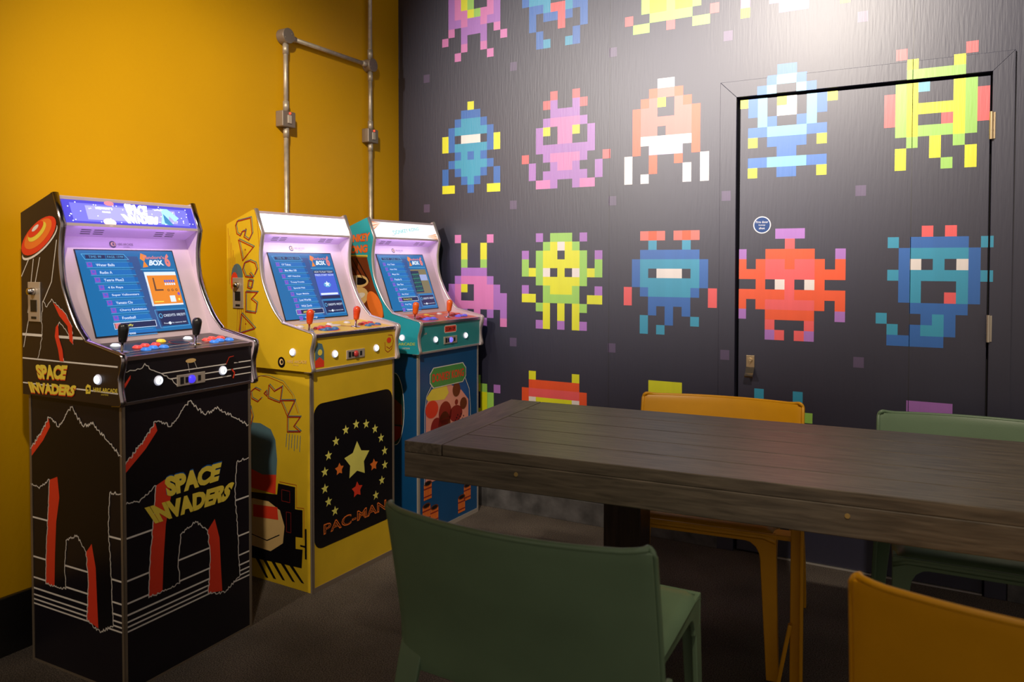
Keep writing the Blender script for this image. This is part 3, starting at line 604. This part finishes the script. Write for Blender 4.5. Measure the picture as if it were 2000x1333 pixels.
def si_deck(A):
    A.line([(-.05, .06), (-.075, .49)], .003, PRINTW, 1); A.line([(-.02, .02), (-.025, .49)], .002, PRINTS, 1); A.line([(-.10, .23), (-.115, .49)], .002, PRINTS, 1); A.ell(-.10, .285, .035, .035, PRINTD, 1); A.ell(-.10, .285, .030, .030, PRINTK, 2)

# ---- yellow cabinet artwork
RB = mat('ink_outline_red', (0.40, 0.02, 0.01), 0.35)
def outl(A, L, w=.0045, lay=1, close=True):
    A.line([(a+.006, b+.005) for a, b in L], w*.8, PRINTT, lay, close); A.line(L, w, RB, lay+1, close)
def pm_side(A):
    for L in ([(-.402, 1.440), (-.392, 1.457), (-.313, 1.469), (-.305, 1.406), (-.324, 1.380), (-.352, 1.393), (-.343, 1.418), (-.364, 1.414), (-.374, 1.398), (-.394, 1.407)], [(-.385, 1.381), (-.298, 1.351), (-.361, 1.297)],
              [(-.328, 1.217), (-.303, 1.214), (-.312, 1.183), (-.333, 1.188)], [(-.345, 1.17), (-.277, 1.169), (-.312, 1.142), (-.280, 1.125), (-.288, 1.086), (-.346, 1.09)], [(-.372, 1.080), (-.293, 1.023), (-.386, .998)]):
        outl(A, L)
    outl(A, [(-.320, 1.245), (-.300, 1.229), (-.345, 1.232), (-.362, 1.262), (-.350, 1.288), (-.320, 1.296), (-.288, 1.286), (-.278, 1.262), (-.292, 1.240)], close=False)
    for a, b in ((-.340, 1.425), (-.345, 1.342), (-.345, 1.040)): A.ell(a, b, .003, .003, RB, 2)
    for k in range(6): A.line([(-.448+.010*k, 1.43-.03*k), (-.440+.010*k, 1.20-.02*k)], .0016, RB, 1)
    for k in range(5): A.line([(-.395+.012*k, 1.10), (-.400+.012*k, .98)], .0016, RB, 1)
    A.line([(-.275, 1.46), (-.262, 1.34)], .0018, RB, 1)
    A.ell(-.395, 1.235, .034, .05, PRINTT, 1); A.ell(-.41, 1.21, .022, .04, PRINTR, 2)      # plain colour patches behind the coin plate
    A.ell(-.142, .898, .020, .021, PRINTK, 3, n=28); A.ell(-.142, .899, .011, .012, PRINTS, 4); A.ell(-.139, .899, .006, .007, PRINTK, 5)
    A.text('HIRE ARCADE', [(-.112, .897), (-.006, .901), (-.006, .913), (-.112, .909)], PRINTS, 3, .01); A.text('SYSTEMS', [(-.080, .889), (-.050, .890), (-.050, .894), (-.080, .893)], PRINTS, 3)
def pm_stand_side(A):
    # the PAC-MAN word bends over a quarter circle
    outl(A, [(-.280, .740), (-.300, .724), (-.335, .735), (-.340, .762), (-.315, .778), (-.285, .770)], .004, 1, False)
    for L in ([(-.262, .762), (-.250, .772), (-.246, .752)], [(-.240, .746), (-.234, .798), (-.203, .775), (-.160, .797), (-.172, .733), (-.205, .738)], [(-.167, .741), (-.090, .748), (-.131, .682)],
              [(-.132, .620), (-.131, .679), (-.061, .686), (-.096, .646), (-.061, .628)], [(-.445, .700), (-.400, .755), (-.372, .735)], [(-.345, .70), (-.330, .66), (-.350, .60)]): outl(A, L, .004)
    A.line([(-.336, .812), (-.280, .832), (-.239, .830), (-.156, .812), (-.105, .770), (-.074, .700)], .002, RB, 1); A.line([(-.336, .822), (-.239, .838), (-.150, .820), (-.095, .770), (-.066, .700)], .0015, PRINTT, 1)
    for k in range(6): A.line([(-.135+.015*k, .612), (-.140+.015*k, .560-.01*(k % 2))], .003, PRINTT, 1)
    # plain colour blocks
    A.poly([(-.450, .60), (-.400, .635), (-.284, .638), (-.225, .620), (-.199, .58), (-.190, .50), (-.196, .43), (-.450, .43)], PRINTT, 1); A.poly([(-.450, .47), (-.275, .430), (-.196, .44), (-.200, .362), (-.450, .37)], PRINTR, 2)
    A.poly([(-.450, .34), (-.192, .361), (-.185, .407), (-.091, .406), (-.092, .318), (-.051, .321), (-.052, .212), (-.09, .209), (-.09, .161), (-.052, .165), (-.058, .09), (-.200, .085), (-.450, .070)], PRINTK, 1)
    A.line([(-.178, .415), (-.084, .415), (-.084, .326), (-.044, .329), (-.044, .205)], .002, RB, 1)
    for q in ((-.165, .34, -.120, .385), (-.140, .22, -.115, .30)): A.line([(q[0], q[1]), (q[2], q[1]), (q[2], q[3]), (q[0], q[3])], .002, PRINTD, 2, True)
    A.poly([(-.400, .30), (-.330, .325), (-.240, .326), (-.175, .30), (-.150, .24), (-.160, .17), (-.230, .125), (-.400, .13)], PRINTS, 3); A.poly([(-.330, .30), (-.190, .31), (-.185, .26), (-.330, .25)], PRINTR, 4); A.line([(-.340, .175), (-.250, .165), (-.180, .20)], .004, PRINTK, 4)
    for a in (-.330, -.285, -.235, -.180, -.130): A.poly([(a, .092), (a+.026, .088), (a+.085, .012+.1*(a+.33)), (a+.070, .012+.1*(a+.33))], PRINTK, 1)
    A.rect(-.040, .13, -.030, .25, PRINTK, 1); A.rect(-.065, .175, -.040, .182, PRINTK, 1)
def pm_stand_front(A):
    x0, x1, z0, z1, rr = .010, .484, .165, .738, .045
    P = []
    for cx, cz, a in ((x1-rr, z0+rr, -90), (x1-rr, z1-rr, 0), (x0+rr, z1-rr, 90), (x0+rr, z0+rr, 180)):
        P += [(cx+rr*math.cos(R(a+q)), cz+rr*math.sin(R(a+q))) for q in range(0, 91, 15)]
    A.poly(P, PRINTK, 1)
    for a, b in [(.124, .292), (.088, .339), (.068, .396), (.068, .463), (.089, .523), (.131, .572), (.188, .607), (.25, .619), (.312, .609), (.368, .578), (.407, .531), (.431, .47), (.432, .408), (.412, .345), (.372, .29)]:
        A.star(a, b, .021, mat('ink_lemon', (0.82, 0.78, 0.16), 0.35), 2)
    # plain stand-in emblem inside the ring
    A.star(.255, .468, .080, mat('ink_lemon', (0, 0, 0)), 2, .55); A.star(.255, .345, .034, PRINTR, 2, .55); A.star(.150, .455, .026, PRINTO, 2, .55); A.star(.360, .425, .026, PRINTO, 2, .55)
    A.text('PAC-MAN', [(.060, .214), (.440, .210), (.440, .255), (.060, .256)], PRINTO, 2, .022); A.text('PAC-MAN', [(.064, .219), (.436, .215), (.436, .250), (.064, .251)], PRINTK, 3, -.020)
def pm_panel(A):
    A.poly([(.010, .882), (.010, .955), (.026, .978), (.048, .972), (.058, .945), (.058, .882)], PRINTT, 1); A.poly([(.010, .882), (.010, .908), (.034, .922), (.058, .905), (.058, .882)], PRINTR, 2); A.ell(.036, .940, .012, .012, PRINTY, 3)
    A.line([(.425, .945), (.428, .910), (.445, .900), (.470, .912), (.482, .945), (.474, .972), (.448, .975)], .003, RB, 1); A.ell(.452, .952, .015, .012, PRINTR, 2); A.line([(.436, .925), (.455, .915), (.470, .925)], .003, RB, 1)
def pm_mq(A):
    A.rect(.003, 0, .997, 1, glow('marquee_blown_white', (0.96, 0.97, 1.0), 3.6, (0.5, 0.5, 0.5)), 0)
def pm_deck(A):
    for k in range(5): A.line([(-.17+.02*k, .26), (-.03-.01*k, .30+.006*k)], .002, RB, 1)
    A.ell(-.06, .155, .040, .055, PRINTR, 1); A.ell(-.07, .42, .040, .055, PRINTO, 1); A.ell(-.055, .15, .028, .050, PRINTB, 2); A.ell(-.12, .255, .02, .03, PRINTW, 1)

# ---- blue cabinet artwork
def dk_side(A):
    A.text('DONKEY', [(-.448, 1.384), (-.276, 1.392), (-.272, 1.434), (-.448, 1.417)], PRINTR, 2, .06); A.text('DONKEY', [(-.446, 1.387), (-.278, 1.395), (-.274, 1.431), (-.446, 1.414)], PRINTO, 3, .04)
    A.text('KONG', [(-.430, 1.330), (-.290, 1.338), (-.288, 1.377), (-.430, 1.369)], PRINTR, 2, .06); A.text('KONG', [(-.428, 1.333), (-.292, 1.341), (-.290, 1.374), (-.428, 1.366)], PRINTO, 3, .04)
    A.rect(-.452, 1.316, -.29, 1.326, PRINTY, 1)
    A.poly([(-.455, 1.322), (-.296, 1.322), (-.275, 1.25), (-.250, 1.180), (-.200, 1.090), (-.188, 1.031), (-.455, 1.031)], PRINTN, 1)
    for k in range(4): A.line([(-.45+.03*k, 1.31), (-.37+.03*k, 1.20)], .006, PRINTK, 2)
    A.ell(-.345, 1.20, .060, .030, PRINTS, 2); A.ell(-.345, 1.20, .048, .018, PRINTK, 3); A.ell(-.350, 1.125, .065, .045, PRINTS, 2, .3); A.ell(-.345, 1.128, .040, .014, PRINTW, 3, .3); A.ell(-.245, 1.085, .040, .075, PRINTO, 3, .5)
    yg = mat('ink_yellow_green', (0.55, 0.65, 0.08), 0.35)
    A.text('HIRE ARCADE', [(-.160, .901), (-.004, .909), (-.004, .922), (-.160, .914)], yg, 2, .02); A.text('SYSTEMS', [(-.08, .888), (-.035, .890), (-.035, .897), (-.08, .895)], PRINTW, 2)
def dk_stand_side(A):
    P = [(-.139+.055*math.sin(t)-.17*(0), .60+.17*math.cos(t)) for t in [math.pi*k/16 for k in range(17)]]
    A.poly([(-.34, .77)]+[(x, z) for x, z in P]+[(-.34, .43)], mat('ink_deep_green', (0.008, 0.04, 0.035), 0.35), 1); A.line(P, .003, PRINTW, 3)
    A.poly([(-.34, .65), (-.138, .647), (-.098, .622), (-.094, .528), (-.34, .523)], PRINTN, 2); A.poly([(-.34, .52), (-.10, .52), (-.108, .47), (-.145, .44), (-.34, .44)], PRINTD, 2)
def dk_stand_front(A):
    A.line([(.042, .25), (.045, .596), (.060, .664), (.10, .709)], .0035, PRINTW, 3); A.line([(.375, .713), (.412, .650), (.423, .56), (.423, .25)], .0035, PRINTW, 3)
    A.poly([(.045, .25), (.047, .596), (.064, .66), (.11, .709), (.365, .713), (.408, .65), (.421, .56), (.421, .25)], PRINTB, 1)
    A.poly([(.05, .25), (.055, .62), (.092, .675), (.165, .701), (.234, .70), (.344, .654), (.405, .598), (.405, .25)], PRINTP, 2)
    A.poly([(.057, .655), (.10, .69), (.215, .698), (.236, .655), (.20, .628), (.152, .632), (.068, .640)], PRINTY, 3)
    rr = random.Random(5)
    for a, b, ra, rb, m in ((.10, .595, .05, .042, PRINTR), (.205, .560, .052, .058, PRINTD), (.295, .545, .055, .040, PRINTD), (.30, .662, .033, .035, PRINTN), (.135, .500, .045, .05, PRINTD), (.20, .50, .05, .07, PRINTN),
                            (.34, .52, .06, .04, PRINTP), (.30, .60, .014, .014, PRINTD), (.36, .585, .03, .03, PRINTN), (.09, .43, .03, .03, PRINTD), (.33, .40, .06, .05, PRINTN), (.20, .38, .06, .06, PRINTR), (.10, .34, .05, .04, PRINTO)):
        A.ell(a, b, ra, rb, m, 3+int(rr.random()*3)); 
    for k in range(8): A.ell(.29+.01*k, .51+.012*(k % 3), .004, .004, PRINTK, 7)
    rd = lambda x0, x1, z0, z1, q: [(x0+q, z0), (x1-q, z0), (x1, z0+q), (x1, z1-q), (x1-q, z1), (x0+q, z1), (x0, z1-q), (x0, z0+q)]
    A.poly(rd(.082, .382, .693, .792, .028), PRINTW, 7); A.poly(rd(.086, .378, .697, .788, .027), PRINTG, 8)
    A.text('DONKEY KONG', [(.102, .722), (.362, .722), (.362, .762), (.102, .762)], PRINTR, 9, .03)
    for a, b in ((.068, .215), (.058, .112), (.120, .088), (.395, .125), (.345, .078)):
        A.rect(a-.030, b-.040, a+.030, b+.036, PRINTO, 2); A.ell(a, b+.036, .030, .012, PRINTN, 3); A.ell(a, b+.036, .022, .008, PRINTK, 4)
        for dz in (-.025, .012): A.rect(a-.031, b+dz-.003, a+.031, b+dz+.003, PRINTD, 3)
        for q in (-.018, -.006, .006, .018): A.line([(a+q, b-.038), (a+q, b+.026)], .0014, PRINTD, 4)
def dk_panel(A):
    A.poly([(.196, .950), (.282, .950), (.290, .957), (.290, .980), (.282, .987), (.196, .987), (.188, .980), (.188, .957)], PRINTW, 1); A.rect(.193, .954, .285, .983, PRINTR, 2)
    A.text('COIN OP', [(.200, .960), (.278, .960), (.278, .977), (.200, .977)], PRINTK, 3, .03); A.text('1-2P', [(.030, .955), (.052, .955), (.052, .963), (.030, .963)], PRINTP, 2)
def dk_mq(A):
    g = lambda n, c, s: glow('marquee_'+n, c, s, (0.04, 0.04, 0.04))
    A.rect(.003, 0, .997, 1, g('soft_white', (0.96, 0.95, 0.98), 1.25), 0); o_ = g('orange', (1.0, .34, .13), .9); w_ = g('pale_yellow', (1, .72, .45), 1.0)
    for k, (m) in enumerate((o_, w_, o_, w_, o_)):
        A.poly([(.997, .08*k), (.997, .08*k+.075), (.80, .10+.02*k)], m, 1+k % 2); A.poly([(.003, 1-.12*k), (.003, .90-.12*k), (.16-.01*k, .92-.02*k)], m, 1)
    A.text('DONKEY KONG', [(.30, .20), (.72, .58), (.73, .80), (.28, .45)], g('pale_teal', (0.25, 0.72, 0.74), 0.95), 3, .02)
    A.text('DONKEY', [(.24, .12), (.31, .12), (.31, .18), (.24, .18)], g('dark_text', (0.15, 0.10, 0.20), 1.0), 3)
def dk_deck(A):
    A.ell(-.06, .155, .040, .060, PRINTB, 1); A.ell(-.07, .42, .040, .055, PRINTB, 1); A.star(-.12, .255, .030, PRINTY, 1); A.rect(-.17, .02, -.15, .47, PRINTO, 1); A.ell(-.15, .06, .02, .03, PRINTW, 2)

YLW = mat('yellow_wrap', (0.72, 0.48, 0.02), 0.30)
knobR = mat('orange_red_knob', (0.72, 0.06, 0.01), 0.25, coat=0.5)
BSET2 = {'R': mat('red_cap', (0.6, 0.05, 0.04), 0.3), 'B': mat('blue_cap', (0.05, 0.16, 0.40), 0.3), 'W': mat('white_cap', (0.65, 0.6, 0.6), 0.3), 'Y': mat('yellow_cap', (0.7, 0.4, 0.03), 0.3)}
BSET3 = {'R': mat('red_cap2', (0.62, 0.05, 0.03), 0.3), 'B': glow('violet_button', (0.25, 0.15, 1.0), 0.3, (0.12, 0.10, 0.6)), 'W': BSET2['W'], 'Y': BSET2['Y']}
DARKTRIM = mat('dark_chrome', (0.42, 0.38, 0.40), 0.2, 1.0)
SILV = mat('silver_trim', (0.72, 0.66, 0.66), 0.3, 0.75)
cabinet(0, (0.566, -2.058, 0.0329), 'black arcade cabinet with yellow title lettering and black joysticks, leftmost of the three', dict(
    stand=BLK, side=BLKB, inner=WHITEP, trim=DARKTRIM, strip=mat('brass_edge', (0.30, 0.24, 0.17), 0.4, 0.6), foot=0.006, deck=BLK, front=BLK, edge=mat('smoked_edge', (0.16, 0.11, 0.10), 0.2, 0.5), knob=BLACKP, mid='Y',
    mqlit=glow('lightbox_blue', (0.25, 0.25, 1.0), 1.0), mqpow=0.35, mqcol=(0.62, 0.36, 1.0), coin=glow('coin_blue', (0.08, 0.05, 1.0), 0.9, (0.03, 0.02, 0.4)),
    mqart=si_mq, deckart=si_deck, frontart=si_panel, sideart=si_top, standside=si_side, standfront=si_front2))
cabinet(1, (0.555, -1.267, -0.0207), 'yellow arcade cabinet with a ring of stars on its front, middle of the three', dict(
    stand=YLW, side=YLW, inner=WHITEP, trim=SILV, strip=mat('grey_edge', (0.36, 0.30, 0.24), 0.35, 0.6), foot=0.020, deck=YLW, front=YLW, edge=DARKTRIM, knob=knobR, mid='W', bset=BSET2,
    mqlit=glow('lightbox_white', (1, 1, 1), 2.0), mqpow=0.7, mqcol=(0.80, 0.66, 1.0), coin=mat('coin_red', (0.5, 0.04, 0.04), 0.3),
    mqart=pm_mq, deckart=pm_deck, frontart=pm_panel, sideart=pm_side, standside=pm_stand_side, standfront=pm_stand_front))
TEAL = mat('turquoise_wrap', (0.02, 0.36, 0.46), 0.3); LBLUE = mat('teal_panel', (0.03, 0.27, 0.30), 0.3); DBLUE = mat('blue_wrap', (0.006, 0.075, 0.22), 0.3)
cabinet(2, (0.572, -0.598, -0.0334), 'blue arcade cabinet with turquoise sides and green title plate, nearest the mural wall', dict(
    stand=DBLUE, side=TEAL, inner=WHITEP, trim=SILV, strip=mat('pale_edge', (0.55, 0.50, 0.44), 0.35, 0.5), foot=0.020, deck=mat('red_deck', (0.66, 0.07, 0.02), 0.3), front=LBLUE, edge=DARKTRIM, knob=mat('orange_knob', (0.80, 0.12, 0.01), 0.25, coat=0.5), mid='Y', bset=BSET3,
    mqlit=glow('lightbox_white', (1, 1, 1), 2.0), mqpow=0.5, mqcol=(0.80, 0.62, 1.0), coin=glow('coin_violet', (0.25, 0.2, 1.0), 0.8, (0.1, 0.1, 0.5)),
    mqart=dk_mq, deckart=dk_deck, frontart=dk_panel, sideart=dk_side, standside=dk_stand_side, standfront=dk_stand_front))

# ------------------------------------------------------------------ table
def wood(name, col, scale):
    m = bpy.data.materials.new(name); m.use_nodes = True; nt = m.node_tree; b = nt.nodes['Principled BSDF']
    tc = nt.nodes.new('ShaderNodeTexCoord'); mp = nt.nodes.new('ShaderNodeMapping'); mp.inputs['Scale'].default_value = scale
    n = nt.nodes.new('ShaderNodeTexNoise'); n.inputs['Scale'].default_value = 6; n.inputs['Detail'].default_value = 8; n.inputs['Distortion'].default_value = 0.6
    nt.links.new(tc.outputs['Object'], mp.inputs[0]); nt.links.new(mp.outputs[0], n.inputs[0])
    cr = nt.nodes.new('ShaderNodeValToRGB'); e = cr.color_ramp.elements
    e[0].position = .3; e[0].color = (*[c*0.55 for c in col], 1); e[1].position = .72; e[1].color = (*[c*1.4 for c in col], 1)
    nt.links.new(n.outputs[0], cr.inputs[0]); nt.links.new(cr.outputs[0], b.inputs['Base Color'])
    b.inputs['Roughness'].default_value = 0.42; b.inputs['Specular IOR Level'].default_value = 0.45
    bp = nt.nodes.new('ShaderNodeBump'); bp.inputs['Strength'].default_value = .35; bp.inputs['Distance'].default_value = .0015
    nt.links.new(n.outputs[0], bp.inputs['Height']); nt.links.new(bp.outputs[0], b.inputs['Normal']); return m
WX = wood('dark_stained_wood', (0.098, 0.080, 0.058), (1.2, 14, 14)); WY = wood('dark_stained_wood_end', (0.098, 0.080, 0.058), (14, 1.2, 14)); WZ = wood('dark_stained_post', (0.030, 0.017, 0.012), (14, 14, 1.2))
TL, TW = 2.40, 0.775
tb = thing('dining_table', 'long dark-stained plank table on square wooden posts', 'table', (1.255, -1.601, 0), R(4.6))
bm = BM(); boxb(bm, (0, 0, 0.716), (0.128, TW, 0.750)); obj('end_board', bm, WY, tb, False, 0.002)
bm = BM(); boxb(bm, (TL-0.128, 0, 0.716), (TL, TW, 0.750)); obj('end_board', bm, WY, tb, False, 0.002)
nb = 5; bw = TW/nb
for k in range(nb):
    bm = BM(); boxb(bm, (0.131, k*bw+0.0016, 0.716), (TL-0.131, (k+1)*bw-0.0016, 0.750)); obj('plank', bm, WX, tb, False, 0.002)
for nm, a, b, m in (('apron', (0, 0.0, 0.640), (TL, 0.040, 0.7155), WX), ('apron', (0, TW-0.040, 0.640), (TL, TW, 0.7155), WX),
                    ('apron', (0.0, 0.0405, 0.640), (0.040, TW-0.0405, 0.7155), WY), ('apron', (TL-0.040, 0.0405, 0.640), (TL, TW-0.0405, 0.7155), WY)):
    bm = BM(); boxb(bm, a, b); obj(nm, bm, m, tb, False, 0.0025)
for x in (0.58, 1.88):
    bm = BM(); boxb(bm, (x-0.06, 0.345, 0.055), (x+0.06, 0.465, 0.7155)); lg_ = obj('post', bm, WZ, tb, False, 0.003)
    bm = BM(); boxb(bm, (x-0.06, 0.14, 0.0), (x+0.06, 0.66, 0.0545)); obj('foot', bm, WZ, tb, False, 0.003)
KN = mat('pale_knot', (0.30, 0.20, 0.06), 0.4)
for x, z in ((0.372, 0.690), (1.232, 0.692)):
    bm = BM(); cyl(bm, (x, 0.001, z), (x, -0.0015, z), 0.006, n=16); obj('screw_plug', bm, KN, tb)

# ------------------------------------------------------------------ moulded chairs
def ringstrip(bm, rows):
    g = [[bm.verts.new(p) for p in row] for row in rows]
    for a, b in zip(g, g[1:]):
        for k in range(len(a)-1): bm.faces.new((a[k], a[k+1], b[k+1], b[k]))
CW = 0.305
def chair(pos, rz, m, label, group=None, mirror=False, runner=False):
    t = thing('moulded_chair', label, 'chair', (pos[0], pos[1], 0), rz, group)
    # local axes: +y is the way a sitter faces. backrest centre line by height
    def byc(z): return -0.250-0.065*max(0, (z-0.465)/0.31)**1.15 if z > .465 else -0.250
    def bowed(x, z): return byc(z)-(0.058*(1-(x/CW)**2))*min(1, max(0, (z-0.32)/0.30))
    bm = BM(); rows = []; nx = 24
    for iz in range(15):
        q = iz/14; row = []
        for ix in range(nx+1):
            x = (ix/nx*2-1)*(CW-0.006); edge = abs(x)/CW
            ztop = 0.760; zb = 0.378
            z = zb+(ztop-zb)*q; row.append((x, bowed(x, z), z))
        rows.append(row)
    ringstrip(bm, rows); o = obj('backrest', bm, m, t, True)
    sm = o.modifiers.new('thickness', 'SOLIDIFY'); sm.thickness = 0.008; sm.offset = 0; bv = o.modifiers.new('bevel', 'BEVEL'); bv.width = 0.003; bv.segments = 2
    # rolled rim along the top and down both uprights
    bm = BM(); path = []; zt = 0.764; rc = 0.016
    for k in range(12): z = 0.385+k*(zt-rc-0.385)/11; path.append((-CW+0.004, bowed(-CW, z)+0.004, z))
    for a in range(15, 90, 15): path.append((-CW+0.004+rc*(1-math.cos(R(a))), bowed(-CW, zt)+0.003, zt-rc+rc*math.sin(R(a))+0.003*math.sin(R(a))))
    for k in range(0, 31): x = (k/30*2-1)*(CW-0.004-rc); e = abs(x)/CW; path.append((x, bowed(x, 0.768), 0.7605+0.0055*max(0, (e-0.84)/0.11)))
    for a in range(75, 0, -15): path.append((CW-0.004-rc*(1-math.cos(R(a))), bowed(CW, zt)+0.003, zt-rc+rc*math.sin(R(a))+0.003*math.sin(R(a))))
    for k in range(12): z = zt-rc-k*(zt-rc-0.385)/11; path.append((CW-0.004, bowed(CW, z)+0.004, z))
    tube(bm, path, 0.0062, 10); obj('rim', bm, m, t, True)
    # seat, dished, with rounded front lip and side walls
    bm = BM(); rows = []
    for iy in range(15):
        q = iy/14; y = -0.248+q*0.521; row = []
        hw = 0.262-0.012*q
        for ix in range(15):
            x = (ix/14*2-1)*hw; e = abs(x)/hw
            z = 0.467-0.016*(1-e**2)*math.sin(math.pi*min(1, q*1.1))-0.020*max(0, (q-0.86)/0.14)**2-0.012*max(0, (e-0.9)/0.1)**2; row.append((x, y, z))
        rows.append(row)
    ringstrip(bm, rows); o = obj('seat', bm, m, t, True); sm = o.modifiers.new('thickness', 'SOLIDIFY'); sm.thickness = 0.010; sm.offset = -1
    # apron with filleted corners: front and two sides
    def fillet_apron(L, h0, h1, rr):
        P = [(-L, h0), (L, h0), (L, h1-rr)]
        P += [(L-rr+rr*math.cos(R(a)), h1-rr+rr*math.sin(R(a))) for a in (0, 30, 60, 90)][0:0]
        P += [(L-(rr-rr*math.cos(R(a))), h1-rr*(1-math.sin(R(a)))) for a in (15, 35, 55, 75, 90)]
        P += [(-(x), z) for x, z in P[2:][::-1]]; return P
    bm = BM(); L = 0.250; P = [(-L, .455), (L, .455), (L, .374)]
    for a in (0, 20, 45, 70, 90): P.append((L-.048-.045*(1-math.cos(R(a))), 0.374+.052*math.sin(R(a))))
    P += [(-x, z) for x, z in P[2:][::-1]]; prism(bm, P, 1, 0.251, 0.265); obj('front_apron', bm, m, t, False, 0.003)
    for s in (-1, 1):
        bm = BM(); P = [(-.20, .455), (.251, .455), (.251, .364)]
        for a in (0, 20, 45, 70, 90): P.append((.251-.044-.045*(1-math.cos(R(a))), .364+.055*math.sin(R(a))))
        P += [(-.20, .419)]; xo = s*0.250; prism(bm, P, 0, min(xo, xo-s*0.012), max(xo, xo-s*0.012)); obj('side_apron', bm, m, t, False, 0.003)
    # legs: L-section tapering to the floor
    for s in (-1, 1):
        for front in (1, 0):
            bm = BM(); rows = []
            for q in [k/8 for k in range(9)]:
                z = (0.380 if front else 0.465)*(1-q)
                if front: x = s*(0.250+0.010*q); y = 0.265+0.004*q; w = 0.048-0.012*q; dy = -1
                else:
                    x = s*(0.303+0.016*math.sin(math.pi*0.5*q)); y = byc(0.46)+0.004-0.10*q**0.9; w = 0.062-0.024*q; dy = 1
                th = 0.013
                rows.append([(x, y, z), (x-s*w, y, z), (x-s*w, y+dy*th, z), (x-s*th, y+dy*th, z), (x-s*th, y+dy*w, z), (x, y+dy*w, z), (x, y, z)])
            ringstrip(bm, rows); bmesh.ops.remove_doubles(bm, verts=bm.verts, dist=1e-5)
            for row in (rows[0], rows[-1]): bm.faces.new([bm.verts.new(p) for p in row[:-1]])
            bmesh.ops.remove_doubles(bm, verts=bm.verts, dist=1e-5)
            lg = obj('front_leg' if front else 'rear_leg', bm, m, t, False, 0.003)
            bm = BM(); p = rows[-1]; cx = sum(v[0] for v in p[:-1])/6; cy = sum(v[1] for v in p[:-1])/6
            boxb(bm, (cx-.012, cy-.012, 0.0), (cx+.012, cy+.012, 0.004)); obj('glide', bm, BLACKP, lg)
    if runner:      # angled outer leg with a thin brace, standing beside the front leg
        bm = BM(); boxb(bm, (-.330, .262, 0), (-.292, .275, .50)); boxb(bm, (-.330, .262, 0), (-.319, .295, .50)); obj('outer_leg', bm, m, t, False, 0.003)
        bm = BM(); box(bm, (0, 0, 0), (.012, .020, .205), mtx=Matrix.Translation((-.276, .290, .098)) @ Matrix.Rotation(R(-10), 4, 'Y')); obj('leg_brace', bm, m, t, False, 0.003)
        bm = BM(); boxb(bm, (-.325, .20, .440), (-.245, .262, .455)); obj('side_bracket', bm, m, t, False, 0.003)
    return t
CHG = mat('green_plastic', (0.130, 0.205, 0.120), 0.38, spec=0.4, bump=0.1, bscale=300); CHY = mat('orange_yellow_plastic', (0.68, 0.32, 0.004), 0.36, spec=0.4, bump=0.1, bscale=300)
def place(mid, rz, m, label, runner=False):
    off = Vector((0, -0.315)); c, s = math.cos(rz), math.sin(rz); w = Vector((off.x*c-off.y*s, off.x*s+off.y*c))
    return chair((mid[0]-w.x, mid[1]-w.y), rz, m, label, runner=runner)
place((1.917, -2.133), R(1.8), CHG, 'green plastic chair in the left foreground, seen from behind')
place((2.845, -2.066), R(0.0), CHY, 'orange-yellow plastic chair in the right foreground, seen from behind')
place((1.928, -0.482), R(186.2), CHY, 'orange-yellow plastic chair across the table, in front of the door edge', True)
place((2.782, -0.450), R(182.5), CHG, 'green plastic chair across the table, in front of the door hinges')
